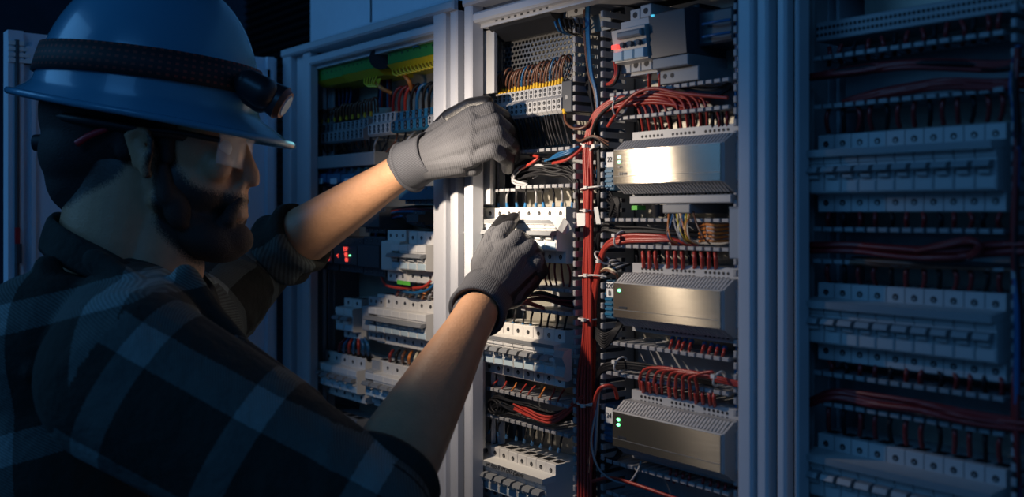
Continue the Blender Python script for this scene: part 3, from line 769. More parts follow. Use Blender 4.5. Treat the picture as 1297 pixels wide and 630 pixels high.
# ------------------------------------------------------------------ wires
def wire(pts, r, m, label, group, ferrule=None, fend=0, name='wire', both=False, fl=.007, sub=5, n=6):
    q = [Vector(p) for p in pts]
    if 'cable' in label: name = 'cable'
    L_ = sum((q[i + 1] - q[i]).length for i in range(len(q) - 1)); WR.append(None)
    o = MB().tube(q, r, m, n=n, sub=sub).build(name, origin=q[0]); tag(o, label, name, group)
    ends = ((fend, ferrule),) if not both else ((0, ferrule), (-1, ferrule))
    if ferrule:
        for e, fm in ends:
            a = q[e]; b_ = q[1] if e == 0 else q[-2]; d = (b_ - a).normalized()
            MB().cyl(a - d * .001, a + d * fl, r * 1.7, r * 1.25, fm, 8).build('ferrule', o, origin=q[0])
    WR[-1] = (L_ * r * (3 if ferrule else 1), o, name)
    return o
WR = []
R = random.uniform
def LW(a, b_, t): return a + (b_ - a) * t
def fan(n, a0, a1, b0, b1, ya, yb, phrase, mats, r=.0013, bow=3, ferrule=None, fend=0, jit=.6, ordered=True, bend=None):
    """n wires from the line a0-a1 down to the line b0-b1 (pixels)"""
    for i in range(n):
        t = i / max(1, n - 1)
        ax, ay = LW(a0[0], a1[0], t) + R(-jit, jit), LW(a0[1], a1[1], t)
        bx, by = LW(b0[0], b1[0], t) + R(-jit * 2, jit * 2), LW(b0[1], b1[1], t)
        bw = R(-bow, bow)
        ym = min(ya, yb) - .003
        pts = [P(ax, ay, ya), P(LW(ax, bx, .35) + bw, LW(ay, by, .35), ym), P(LW(ax, bx, .72) + bw * .8, LW(ay, by, .72), ym + .004), P(bx, by, yb)]
        m = mats[i % len(mats)] if not callable(mats) else mats(i)
        lab = (nth(i, n) + ' ' if ordered else '') + phrase
        wire(pts, r, m, lab, phrase, ferrule, fend)

# brown arcs over the upper terminals
N = 27
for i in range(N):
    t = i / (N - 1); px = LW(609, 712, t); yt = LW(124, 105, t) + R(-1, 2); hh = LW(27, 34, t) + R(-3, 3)
    b_ = R(-1, 1)
    wire([P(px, yt, .046), P(px + 1 + b_, yt - hh * .55, .040), P(px + 5 + b_, yt - hh * .93, .040), P(px + 11 + b_, yt - hh, .048), P(px + 16 + b_, yt - hh * .6, .056), P(px + 17, yt - 2, .062)],
         .0013, 'blue_wire' if i % 9 == 4 else 'brown_wire', nth(i, N) + ' wire arching over upper grey terminal row', 'wires arching over upper grey terminals', 'ferrule_yellow' if i > 5 else 'ferrule_white')
fan(22, (632, 151), (712, 138), (642, 189), (723, 182), .040, .040, 'black wire dropping from upper grey terminals', ['black_wire'], bow=2.2, r=.0014, ferrule='ferrule_blue')
fan(9, (633, 241), (722, 236), (632, 263), (724, 262), .045, .048, 'wire entering top of the brightly lit breakers', ['black_wire', 'grey_wire', 'black_wire'], r=.0014, bow=2, ferrule='ferrule_blue', fend=-1)
fan(5, (690, 332), (717, 332), (692, 362), (720, 364), .045, .046, 'dark brown wire below the brightly lit breakers', ['dark_red_wire'], r=.0013, bow=3)
fan(8, (643, 392), (718, 398), (640, 410), (714, 423), .042, .046, 'black wire entering breakers below the lower glove', ['black_wire'], r=.0014, bow=1.5, ferrule='ferrule_blue', fend=-1)
fan(8, (630, 482), (714, 494), (620, 494), (705, 514), .045, .040, 'red wire dropping from the shadowed breaker row', ['red_wire', 'red_wire', 'orange_wire'], r=.0013, bow=2)
fan(9, (622, 532), (712, 552), (620, 548), (708, 572), .042, .046, 'black wire entering the bottom breaker row', ['black_wire'], r=.0014, bow=2, ferrule='ferrule_blue', fend=-1)
# cables lying in the ducts of the left bay
def lying(n, path, spread, mats, phrase, r=.0016, dy=.008, lab=None):
    for i in range(n):
        o = R(-1, 1) * spread; oy = R(0, dy)
        pts = []
        for (px, py, y) in path: pts.append(P(px + R(-1.5, 1.5), py + o + R(-.35, .35) * spread, y + oy))
        wire(pts, r, mats[i % len(mats)], lab or (phrase), phrase, sub=4)
lying(24, [(648, 222, .04), (664, 214, .028), (682, 211, .026), (700, 212, .03), (716, 214, .034), (728, 226, .036), (732, 262, .034), (729, 330, .045)], 9, ['black_wire'], 'black cable in the loose bundle right of the upper glove', r=.0019)
lying(6, [(668, 232, .03), (650, 226, .026), (655, 214, .024), (672, 207, .024), (690, 210, .03), (676, 222, .034)], 5, ['black_wire', 'grey_wire'], 'looped black cable beside the fingertips of the upper glove')
wire([P(658, 215, .024), P(674, 206, .020), P(682, 199, .024), P(672, 197, .03)], .002, 'red_wire', 'bright red wire hooked above loose black bundle', 'single wires')
wire([P(700, 207, .024), P(716, 203, .020), P(728, 196, .024), P(738, 186, .03), P(743, 170, .032)], .002, 'red_wire', 'red wire rising from black bundle into vertical duct', 'single wires')
for k in range(3): wire([P(690 + k * 3, 204 - k, .026), P(706, 199 - k * 2, .020), P(722, 194 - 2 * k, .022), P(733, 186, .03)], .0014, 'blue_wire', 'thin blue wire over the loose black bundle', 'thin blue wires over black bundle')
lying(9, [(640, 388, .04), (662, 379, .03), (685, 375, .028), (705, 380, .03), (726, 384, .036)], 6, ['black_wire', 'dark_red_wire', 'black_wire'], 'dark cable in the duct below the lower glove')
lying(3, [(655, 386, .026), (664, 384, .02), (676, 386, .022), (690, 392, .03)], 2, ['red_wire'], 'red wire below the lower glove palm')
lying(12, [(620, 515, .03), (630, 510, .026), (648, 515, .026), (670, 520, .028), (700, 530, .036), (725, 525, .038)], 7, ['black_wire'], 'black cable coiled in bottom left duct')
lying(8, [(652, 515, .026), (668, 523, .022), (684, 531, .022), (700, 533, .024), (718, 522, .03), (738, 500, .032)], 4, ['red_wire'], 'red wire curving through bottom left duct')
for k in range(4):
    cc = P(627 + k * 3, 515, .03)
    pts = [cc + Vector((.012 * math.cos(a), -.004 + .002 * k, .009 * math.sin(a))) for a in [j * PI / 4 for j in range(9)]]
    wire(pts, .0015, 'black_wire', 'black wire coiled tightly at left end of bottom duct', 'tight black coil in bottom duct')

# red trunk bundle in the vertical duct
NB = 15
for i in range(NB):
    o = (i % 5 - 2) * 2.3 + R(-.6, .6); dp = (i // 5) * .0045
    base = .030 + dp
    pts = [P(741 + o * 1.7, y_, base + .004 + R(-.001, .001)) for y_ in (660, 600, 540, 480)] + [P(745 + o * .9 + R(-1, 1), y_, base + R(-.001, .001)) for y_ in (420, 350, 300, 240, 195)]
    top = [P(748 + o * .7, 165, base), P(757 + o * .6, 145 + o * .5, base - .001), P(775, 132 + o * 1.1, base + .002), P(800, 125 + o * 1.6, base + .004), P(832 + R(-6, 6), 123 + o * 1.6, base + .004), P(870 + R(-22, 30), 132 + o * 1.4, base + .012)]
    wire(pts + top, .0021, 'red_wire', 'thick red wire in main bundle climbing the vertical duct', 'thick red wires in the main vertical bundle')
for i in range(6):
    o = R(-4, 4)
    wire([P(752 + o * .4, 660, .05), P(750 + o * .4, 520, .05), P(752 + o * .3, 420, .045), P(752 + o * .5, 380, .035), P(758 + o * .5, 340, .028), P(768, 312 + o * .6, .026), P(790, 303 + o, .028), P(822, 302 + o * .9, .03), P(850 + o, 303 + o * .5, .034), P(870 + 4 * o, 312, .045)], .0024, 'red_wire', 'red wire bending right into duct below uppermost controller', 'red wires bending into the middle duct')
for i in range(7):
    o = R(-4.5, 4.5)
    wire([P(742, 60 + 8 * i, .05), P(750, 130, .045), P(757 + o * .3, 175, .036), P(759 + o * .3, 230, .034), P(757 + o * .4, 262, .036), P(760, 300, .045), P(759, 360, .055)], .0017, 'black_wire', 'black cable right of the main red bundle', 'black cables beside main red bundle')
for i in range(9):
    o = R(-5, 5)
    wire([P(756 + o * .5, 330 + i * 2, .045), P(757 + o * .5, 305, .034), P(764, 288 + o, .030), P(785, 291 + o, .032), P(815, 291 + o * .8, .036), P(850, 294 + o * .6, .042), P(885, 296 + o, .055)], .0016, 'black_wire', 'black cable curving into duct below uppermost controller', 'black cables into the middle duct')
for i in range(9):
    o = R(-5, 5)
    wire([P(750 + o * .5, 520 + 4 * i, .05), P(756 + o * .3, 490, .034), P(762, 468 + o, .03), P(785, 463 + o, .032), P(820, 466 + o, .034), P(860, 474 + o, .036), P(910, 486 + o, .045)], .0016, 'black_wire', 'black cable curving into duct below middle controller', 'black cables into the lower duct')
for i in range(9):
    o = R(-5, 5)
    wire([P(812 + i * 9, 497 + i * 2.4, .048), P(811 + i * 9, 476 + i * 2 + o * .3, .026), P(826 + i * 7, 466 + i * 1.5 + o * .4, .020), P(870 + i * 4, 474 + o * .5, .022), P(905, 480 + o * .6, .024), P(938, 488 + o * .5, .03)], .0018, 'red_wire', nth(i, 9) + ' red wire arching over duct above lowest controller', 'red wires arching over the lower duct')
wire([P(748, 600, .02), P(752, 520, .016), P(758, 495, .016), P(768, 489, .02), P(778, 492, .03), P(782, 505, .04)], .0024, 'red_wire', 'red wire curving right at the 24 tag', 'single wires')
for i in range(3): wire([P(745 + 2 * i, 590, .028), P(752 + i, 560 + 5 * i, .020), P(756 + i, 500, .020), P(762, 492, .03)], .0018, ['dark_red_wire', 'blue_wire', 'grey_wire'][i], 'thin wire bowing left of the lowest controller', 'thin wires left of the lowest controller')
wire([P(755, 520, .018), P(749, 560, .012), P(757, 592, .010), P(775, 608, .010), P(795, 612, .014), P(806, 600, .02), P(812, 585, .03)], .0013, 'grey_wire', 'grey twisted wire looping under the lowest controller', 'single wires')
wire([P(750, 610, .014), P(775, 606, .012), P(810, 616, .014), P(850, 630, .02), P(890, 642, .03)], .0022, 'red_wire', 'red wire running below the lowest controller', 'single wires')
for i in range(3): wire([P(771, 180 + 4 * i, .03), P(752, 172 + i, .024), P(734, 178 + i * 1.2, .026), P(726, 170 + i, .04)], .0012, ['brown_wire', 'brown_wire', 'black_wire'][i], 'thin wire crossing above vertical duct near controller top', 'thin crossing wires')
wire([P(715, 140, .034), P(717, 155, .026), P(728, 163, .022), P(742, 160, .024), P(752, 148, .03)], .0019, 'brown_wire', 'copper brown wire looping from the right end of upper terminals', 'single wires', 'ferrule_yellow')
for i in range(8):
    o = R(-4, 4)
    wire([P(745 + o, -30, .05), P(741 + o * 1.3, 30, .036), P(746 + o, 90, .034), P(754 + o * .6, 120, .036), P(757 + o * .5, 170, .045), P(755, 230, .06)], .0014, ['blue_wire', 'brown_wire', 'black_wire', 'blue_wire'][i % 4], 'thin cable descending at the top of the vertical duct', 'thin cables at top of the vertical duct')
for i in range(6): wire([P(702 + i * 6, 24, .03), P(705 + i * 6, 34, .026), P(710 + i * 5, 40, .034), P(722 + i * 3, 44, .05)], .0014, ['blue_wire', 'black_wire'][i > 1], 'short wire under the small grey breakers', 'short wires under small grey breakers')
for i in range(10): 
    o = R(-9, 9)
    wire([P(780, 140 + o * .3, .05), P(800, 124 + o * .3, .040), P(850, 112 + o * .25, .040), P(900, 118 + o * .5, .040), P(926, 108 + o * .4, .05)], .0017, 'black_wire', 'black cable lying behind the red wires of the upper duct', 'black cables in the upper duct')
wire([P(770, 160, .03), P(785, 138, .02), P(806, 118, .018), P(830, 112, .02), P(862, 118, .024), P(922, 124, .03)], .0022, 'red_wire', 'single red wire crossing above red fan in upper duct', 'single wires')
wire([P(748, 178, .028), P(756, 152, .020), P(775, 133, .016), P(800, 121, .018), P(815, 117, .024)], .0022, 'black_wire', 'thick black cable curving over the red bundle top', 'single wires')
# red fans into the controllers
for (n_, a0, a1, b0, b1, ph) in ((5, (812, 130), (845, 126), (816, 172), (850, 170), 'red wire in left fan above uppermost controller'),
        (5, (860, 125), (895, 120), (864, 170), (896, 166), 'red wire in right fan above uppermost controller')):
    for i in range(n_):
        t = i / (n_ - 1); ax, ay, bx, by = LW(a0[0], a1[0], t), LW(a0[1], a1[1], t), LW(b0[0], b1[0], t), LW(b0[1], b1[1], t)
        wire([P(ax - 46, ay + R(-3, 3) + 3, .044), P(ax - 24, ay - 4, .040), P(ax - 6, ay + 4, .036), P(ax, ay + 20, .036), P(bx, by, .046)], .0017, 'red_wire', nth(i, n_) + ' ' + ph, ph, 'dark_red_wire', -1)
fan(4, (903, 143), (921, 142), (904, 167), (922, 165), .04, .046, 'dark wire right of the fans above uppermost controller', ['black_wire', 'dark_red_wire'], r=.0018)
fan(8, (805, 142), (900, 140), (810, 173), (902, 168), .05, .06, 'black wire behind red fans above uppermost controller', ['black_wire'], r=.0018)
for (n_, a, b_, ph) in ((3, 814, 830, 'red wire of the left trio above the middle controller'), (3, 846, 863, 'red wire of the centre trio above the middle controller'), (4, 880, 906, 'red wire of the right group above the middle controller')):
    fan(n_, (a, 319), (b_, 319), (a + 1, 342), (b_ + 2, 343), .036, .046, ph, ['red_wire'], r=.0022, bow=1, ferrule='dark_red_wire', fend=-1)
fan(11, (806, 318), (902, 318), (808, 341), (904, 344), .05, .055, 'black wire between red ones above the middle controller', ['black_wire'], r=.002, bow=1)
for (n_, a, b_, ya, yb, ph) in ((4, 852, 876, 429, 433, 'red wire of left group below the middle controller'), (4, 893, 918, 436, 441, 'red wire of right group below the middle controller')):
    fan(n_, (a, ya), (b_, yb), (a - 5, ya + 16), (b_ - 4, yb + 15), .046, .034, ph, ['red_wire'], r=.0018, bow=1, ferrule='ferrule_blue')
for (n_, a, b_, ya, yb, ph) in ((3, 812, 830, 478, 481, 'red wire of left trio above lowest controller'), (3, 846, 862, 484, 488, 'red wire of centre trio above lowest controller'), (4, 880, 905, 492, 497, 'red wire of right group above lowest controller')):
    fan(n_, (a, ya), (b_, yb), (a + 3, ya + 21), (b_ + 2, yb + 20), .034, .046, ph, ['red_wire'], r=.0020, bow=1.5, ferrule='dark_red_wire', fend=-1)
for (n_, a, b_, ya, yb, ph) in ((4, 850, 874, 592, 599, 'red wire of left group below lowest controller'), (4, 892, 920, 603, 611, 'red wire of right group below lowest controller')):
    fan(n_, (a, ya), (b_, yb), (a - 4, ya + 18), (b_ - 4, yb + 18), .046, .036, ph, ['dark_red_wire'], r=.0018, bow=1)
fan(3, (822, 92), (853, 94), (822, 112), (854, 108), .04, .045, 'red wire with blue sleeve below the three-switch relay', ['red_wire'], r=.0020, bow=1, ferrule='ferrule_blue', fl=.008) if False else None
for i, px in enumerate((822, 836, 853)): wire([P(px, 91, .042), P(px, 100, .036), P(px + .5, 112, .045)], .0022, 'red_wire', nth(i, 3) + ' red wire with blue sleeve below control module', 'blue-sleeved red wires', 'ferrule_blue')
for i in range(3): wire([P(778 + 3 * i, 77, .03), P(780 + 2 * i, 92, .024), P(775 + i, 103 + 2 * i, .026), P(766, 108, .04)], .0018, ['red_wire', 'red_wire', 'black_wire'][i], nth(i, 3) + ' wire curving down from the red-lit relay', 'wires from the red-lit relay')
for i in range(14):
    a = 847 + i * 2.3; k = R(-8, 8)
    wire([P(a, 263, .036), P(a + k * .4, 276, .026), P(a + k, 290 + R(-4, 4), .022), P(a + k * 1.5 + 4, 303, .022), P(a + 14 + k, 309, .034)], .0010, ['orange_wire', 'brown_wire', 'grey_wire', 'blue_wire', 'yellow_wire', 'pale_wire'][i % 6], 'thin coloured wire fanning from plug under uppermost controller', 'thin multicoloured wires under uppermost controller')
for i in range(5): 
    wire([P(886, 286 + i * 5, .045), P(896, 284.5 + i * 5, .028), P(906, 286 + i * 5, .026), P(922, 285 + i * 5, .045)], .0016, 'orange_wire', ['topmost', 'second from top', 'third from top', 'fourth from top', 'lowest'][i] + ' orange wire held by the grey clip', 'orange wires held by the grey clip')
for i in range(7): wire([P(768, 235 + i * 6, .04), P(784, 262 + i * 2, .03), P(782 - i, 250, .03), P(772, 275, .034), P(764, 284, .04)], .0014, 'black_wire', 'black wire hanging left below the uppermost controller', 'black wires left below uppermost controller')
for i in range(6): wire([P(788 + i * 2, 335, .05), P(780 + i, 330 + i * 2, .036), P(770, 332 + 3 * i, .034), P(757, 345 + i * 3, .045)], .0014, ['grey_wire', 'black_wire'][i % 2], 'wire fanning left above the middle controller', 'wires fanning left above middle controller')
for i in range(7): wire([P(784 + i, 402, .05), P(780 + i, 415, .034), P(766, 423 + 3 * i, .030), P(752, 415 + i * 2, .036), P(750, 432 + i * 4, .045)], .0015, 'black_wire', 'black wire curling left below the middle controller', 'black wires curling left of the middle controller')
for i in range(6): wire([P(784 + i, 570, .05), P(778 + i, 580, .034), P(766, 580 + 3 * i, .034), P(756, 572 + i * 3, .045)], .0014, 'black_wire', 'black wire curling left below the lowest controller', 'black wires curling left of the lowest controller')
for i in range(4): wire([P(760, 345, .03), P(768, 340 + i, .024), P(780, 345 + i, .024), P(783, 356, .034)], .0013, 'pale_wire' if i == 0 else 'brown_wire', 'pinkish thin wire curving above the 220 B tag', 'thin wires above the 220 B tag')
# cable ties around the bundles
def tie(px, py, rx, rz, y, tilt, label, tail=None):
    c_ = P(px, py, y); t = thing('cable_tie', label, 'cable tie', c_)
    pts = []
    for k in range(13):
        a = 2 * PI * k / 12
        pts.append(c_ + Vector((rx * math.cos(a), rz * math.sin(a) * 1.0, rx * math.cos(a) * tilt)))
    MB().tube(pts, .0012, 'tie', n=6, sub=2).build('band', t)
    q = c_ + Vector((rx * .5, -rz - .001, rx * .5 * tilt)); MB().box(q.x - .0025, q.x + .0025, q.y - .003, q.y + .001, q.z - .002, q.z + .002, 'tie').build('buckle', t)
    if tail: MB().tube([q, P(px + tail[0] * .5, py + tail[1] * .5 - 1, y - .012), P(px + tail[0], py + tail[1], y - .006)], .0011, 'tie', n=6, sub=3).build('tail', t)
tie(747, 239, .013, .010, .034, .12, 'white cable tie on the red bundle level with duct teeth', (17, -3))
tie(746, 267, .012, .010, .034, 0, 'white cable tie on red bundle beside the bright breakers')
tie(746, 349, .015, .010, .034, .1, 'white cable tie with long tail on red bundle, lower glove height', (22, 2))
tie(746, 184, .010, .010, .034, -.3, 'white cable tie on red bundle beside black cable bundle')
tie(743, 512, .013, .010, .034, 0, 'white cable tie on red bundle near the picture bottom', (18, 1))
tie(744, 404, .012, .010, .034, 0, 'thin white cable tie on red bundle under lower glove height')
tie(757, 188, .010, .009, .036, .4, 'white cable tie on black cables right of the red bundle')
tie(786, 133, .004, .012, .026, 3.0, 'white cable tie around red wires at left of upper duct')
tie(786, 303, .003, .010, .030, 3.0, 'white cable tie around red wires in duct below uppermost controller')
tie(786, 462, .003, .010, .030, 3.0, 'white cable tie around black cables below middle controller')
tie(911, 480, .003, .009, .024, 2.6, 'white cable tie on the red wires above lowest controller')
tie(763, 327, .009, .009, .028, -.8, 'white cable tie on red wires above the 220 B tag')
card('flag_label', [P(730, 270, .012), P(741, 270, .012), P(741, 286, .012), P(731, 287, .012)], .0006, 'paper', 'white paper flag on red bundle beside bright breakers', 'tag')
card('flag_label', [P(752, 263, .012), P(757, 262, .012), P(761, 284, .016), P(755, 284, .016)], .0006, 'paper', 'crumpled white flag right of red bundle beside bright breakers', 'tag')

# left cabinet wires
N = 20
for i in range(N):
    t = i / (N - 1); px = LW(397, 470, t); yt = LW(157, 146, t); hh = LW(15, 20, t) + R(-2, 2)
    wire([P(px, yt, .045), P(px, yt - hh * .7, .040), P(px + 3, yt - hh, .042), P(px + 8, yt - hh * .9, .05), P(px + 9, yt - 4, .06)], .0016, 'brown_wire', nth(i, N) + ' brown wire over dark grey terminals in left cabinet', 'brown wires over dark grey terminals', 'ferrule_yellow' if i % 2 else None)
for i in range(7):
    px = 498 + i * 7.6; m = ['dark_red_wire', 'dark_red_wire', 'red_wire', 'black_wire', 'blue_wire', 'black_wire', 'black_wire'][i]
    wire([P(px, 141 - i * .8, .045), P(px, 128 - i, .038), P(px + 4, 115 - i, .038), P(px + 12, 111 - i, .046), P(px + 16, 125 - i, .06)], .0026, m, nth(i, 7) + ' thick wire arching over the blue terminal blocks', 'thick wires over blue terminal blocks')
fan(16, (396, 182), (465, 174), (398, 196), (468, 186), .045, .05, 'thin wire below dark grey terminals of left cabinet', ['brown_wire', 'black_wire'], r=.0014, bow=2)
fan(8, (470, 174), (548, 164), (468, 196), (520, 188), .045, .03, 'dark wire below the beige and blue terminals', ['black_wire', 'grey_wire', 'black_wire', 'brown_wire'], r=.0017, bow=4)
for i in range(12):
    px = 497 + i * 4.6; py = LW(88, 76, i / 11)
    wire([P(px, py - 3, .034), P(px + 1, py + 5, .022), P(px + 7, py + 8, .020), P(px + 12, py + 3, .03)], .0015, 'yellow_wire', nth(i, 12) + ' yellow loop under the brightest earth strip', 'yellow loops under brightest earth strip')
for i in range(5): wire([P(462 + i * 4, 98 - i, .034), P(462 + i * 3, 106, .024), P(470 + i * 2, 110, .024), P(478 + i, 100, .034)], .0014, 'yellow_wire', 'yellow loop under the middle earth strip', 'yellow loops under middle earth strip')
wire([P(474, 104, .03), P(484, 112, .028), P(496, 118, .04)], .0034, 'orange_wire', 'thick orange cable slanting down from middle earth strip', 'single wires')
wire([P(512, 95, .03), P(518, 103, .028), P(522, 114, .04)], .0034, 'orange_wire', 'short thick orange cable under brightest earth strip', 'single wires')
for i in range(9): wire([P(424 + i * 2.2, 104, .07), P(424 + i * 2.6, 118, .066), P(426 + i * 2, 134, .07)], .0016, ['blue_wire', 'black_wire'][i % 2], 'dark cable behind brown wires, left cabinet back', 'dark cables at left cabinet back')
for i in range(8): wire([P(478 + i * 2.4, 84, .07), P(480 + i * 2.2, 110, .064), P(478 + i * 2.6, 136, .07)], .0018, ['black_wire', 'blue_wire', 'dark_red_wire', 'black_wire'][i % 4], 'dark cable dropping behind the black cable gland', 'dark cables behind the gland')
wire([P(483, 352, .03), P(490, 362, .024), P(510, 365, .020), P(535, 364, .024), P(546, 356, .03)], .0024, 'red_wire', 'red wire sagging under upper lit breakers of left cabinet', 'single wires')
wire([P(502, 366, .03), P(520, 371, .022), P(540, 368, .024), P(552, 358, .03)], .0022, 'blue_wire', 'blue wire sagging under upper lit breakers of left cabinet', 'single wires')
for i in range(7): wire([P(502 + i * 8, 377 + i, .045), P(504 + i * 8, 370 + i, .032), P(509 + i * 8, 367 + i * .5, .04), P(511 + i * 8, 360, .06)], .0024, ['dark_red_wire', 'grey_wire', 'brown_wire', 'blue_wire', 'orange_wire', 'grey_wire', 'orange_wire'][i], nth(i, 7) + ' wire stub on top of the lit middle breaker row', 'wire stubs on the middle breaker row')
for i in range(7): wire([P(430 + i * 6.2, 449 + i, .045), P(430 + i * 6, 438, .032), P(438 + i * 4, 430, .04), P(444 + i * 3, 425, .06)], .0028, ['dark_red_wire', 'blue_wire', 'red_wire', 'blue_wire', 'red_wire', 'blue_wire', 'blue_wire'][i], nth(i, 7) + ' thick wire rising from lowest left breaker group', 'thick wires on lowest left breakers', 'black_wire', 0, fl=.012)
for i in range(7): wire([P(494 + i * 8, 460 + i, .045), P(494 + i * 8, 450 + i, .034), P(498 + i * 8, 444 + i * .5, .05)], .0026, ['dark_red_wire', 'black_wire', 'brown_wire', 'orange_wire', 'pale_wire', 'brown_wire', 'black_wire'][i], nth(i, 7) + ' wire stub on top of lowest right breaker group', 'wire stubs on lowest right breakers', 'screw', 0)
for i in range(8): wire([P(470 + i * 3, 300, .06), P(474 + i * 3, 280, .05), P(490 + i * 3, 268 + i, .046), P(520, 262 + 3 * i, .05), P(550, 262 + 4 * i, .06)], .0022, ['black_wire', 'dark_red_wire', 'blue_wire', 'black_wire'][i % 4], 'dark cable looping in shade above the lit relay module', 'dark cables above lit relay module')
module(505, 551, 236, 258, 525, 'dim blue perforated terminal module below the raised wrist', 'board')
module(515, 530, 268, 285, 522, 'small dark connector block above lit breakers of left cabinet', 'dark')

# right cabinet wires
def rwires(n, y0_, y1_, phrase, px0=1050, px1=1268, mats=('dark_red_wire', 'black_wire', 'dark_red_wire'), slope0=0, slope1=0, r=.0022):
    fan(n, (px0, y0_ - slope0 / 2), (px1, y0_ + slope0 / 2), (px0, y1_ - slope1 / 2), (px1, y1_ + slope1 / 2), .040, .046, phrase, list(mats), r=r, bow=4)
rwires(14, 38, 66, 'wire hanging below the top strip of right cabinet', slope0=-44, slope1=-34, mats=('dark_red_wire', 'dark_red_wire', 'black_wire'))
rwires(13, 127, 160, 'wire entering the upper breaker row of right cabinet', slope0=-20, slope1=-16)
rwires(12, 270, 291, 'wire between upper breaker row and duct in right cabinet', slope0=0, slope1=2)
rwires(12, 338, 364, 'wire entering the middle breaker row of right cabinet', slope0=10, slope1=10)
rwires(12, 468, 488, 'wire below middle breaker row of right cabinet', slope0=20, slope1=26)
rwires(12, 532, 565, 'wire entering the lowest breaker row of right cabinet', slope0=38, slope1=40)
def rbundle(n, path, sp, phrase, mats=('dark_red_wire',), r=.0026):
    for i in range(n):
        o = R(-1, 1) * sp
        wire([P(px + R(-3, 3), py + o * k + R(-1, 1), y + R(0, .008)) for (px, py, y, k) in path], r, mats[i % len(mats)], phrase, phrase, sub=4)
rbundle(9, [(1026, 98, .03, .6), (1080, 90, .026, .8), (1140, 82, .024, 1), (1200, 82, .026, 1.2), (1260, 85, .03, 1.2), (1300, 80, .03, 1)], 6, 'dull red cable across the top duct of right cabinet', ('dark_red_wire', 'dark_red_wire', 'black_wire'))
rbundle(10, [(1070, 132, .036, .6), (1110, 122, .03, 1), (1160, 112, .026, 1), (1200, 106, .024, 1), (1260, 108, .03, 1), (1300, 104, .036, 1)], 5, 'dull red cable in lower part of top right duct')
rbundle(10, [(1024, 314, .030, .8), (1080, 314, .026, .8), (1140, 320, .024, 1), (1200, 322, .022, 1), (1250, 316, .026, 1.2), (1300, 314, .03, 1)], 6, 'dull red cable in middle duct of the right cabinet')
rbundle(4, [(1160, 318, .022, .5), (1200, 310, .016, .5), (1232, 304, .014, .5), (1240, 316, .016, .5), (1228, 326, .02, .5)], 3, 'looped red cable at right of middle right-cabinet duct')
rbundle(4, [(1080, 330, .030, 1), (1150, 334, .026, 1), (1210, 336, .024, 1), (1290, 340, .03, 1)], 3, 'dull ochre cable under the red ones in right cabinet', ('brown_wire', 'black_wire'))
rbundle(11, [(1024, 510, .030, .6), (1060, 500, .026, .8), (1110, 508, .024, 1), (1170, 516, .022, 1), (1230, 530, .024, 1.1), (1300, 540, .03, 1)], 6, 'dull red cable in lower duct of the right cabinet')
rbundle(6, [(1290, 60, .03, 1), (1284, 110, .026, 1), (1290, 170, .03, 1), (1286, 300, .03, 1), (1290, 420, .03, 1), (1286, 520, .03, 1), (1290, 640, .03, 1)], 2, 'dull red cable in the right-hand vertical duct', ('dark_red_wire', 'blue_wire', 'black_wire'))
# cables squeezed beside the right post of the middle cabinet
for i in range(8):
    o = R(-3, 3)
    wire([P(934 + o, y_ + R(-8, 8), .05 + R(-.006, .006)) for y_ in (-20, 60, 140, 220, 300, 400, 480, 560, 660)], .0014, ['grey_wire', 'black_wire', 'blue_wire', 'dark_red_wire'][i % 4], 'thin cable squeezed beside the middle cabinet right post', 'thin cables beside the right post')
# ------------------------------------------------------------------ the worker
def capsule(p0, r0, p1, r1, n=30, h=8, flat=None):
    """closed tapered capsule; flat = (direction, factor) squashes it along a direction"""
    p0, p1 = Vector(p0), Vector(p1); d = p1 - p0
    if d.length < 1e-6: d = Vector((0, 0, .0001))
    L = d.length; d.normalize(); a = d.orthogonal().normalized()
    if flat:
        a = (flat[0] - d * flat[0].dot(d)).normalized()
    b = d.cross(a); fl = flat[1] if flat else 1.0
    rings = []
    for k in range(h + 1):
        t = -PI / 2 + (PI / 2) * k / h; rings.append((p0 + d * (r0 * math.sin(t)), r0 * math.cos(t)))
    for k in range(h + 1):
        t = (PI / 2) * k / h; rings.append((p1 + d * (r1 * math.sin(t)), r1 * math.cos(t)))
    vs = []
    for c_, r in rings:
        r = max(r, 1e-5)
        vs += [c_ + a * (fl * r * math.cos(2 * PI * k / n)) + b * (r * math.sin(2 * PI * k / n)) for k in range(n)]
    m = len(rings)
    fs = [(i * n + k, i * n + (k + 1) % n, (i + 1) * n + (k + 1) % n, (i + 1) * n + k) for i in range(m - 1) for k in range(n)]
    fs += [tuple(range(n))[::-1], tuple(range((m - 1) * n, m * n))]
    return vs, fs
def ellip(c_, ax, ay, az, n=28, h=16):
    """ax, ay, az: half-axis vectors"""
    vs = []
    for i in range(1, h):
        t = PI * i / h
        vs += [c_ + az * math.cos(t) + (ax * math.cos(2 * PI * k / n) + ay * math.sin(2 * PI * k / n)) * math.sin(t) for k in range(n)]
    m = h - 1
    fs = [(i * n + k, i * n + (k + 1) % n, (i + 1) * n + (k + 1) % n, (i + 1) * n + k) for i in range(m - 1) for k in range(n)]
    vs += [c_ + az, c_ - az]
    fs += [(len(vs) - 2, (k + 1) % n, k) for k in range(n)] + [(len(vs) - 1, (m - 1) * n + k, (m - 1) * n + (k + 1) % n) for k in range(n)]
    return vs, fs
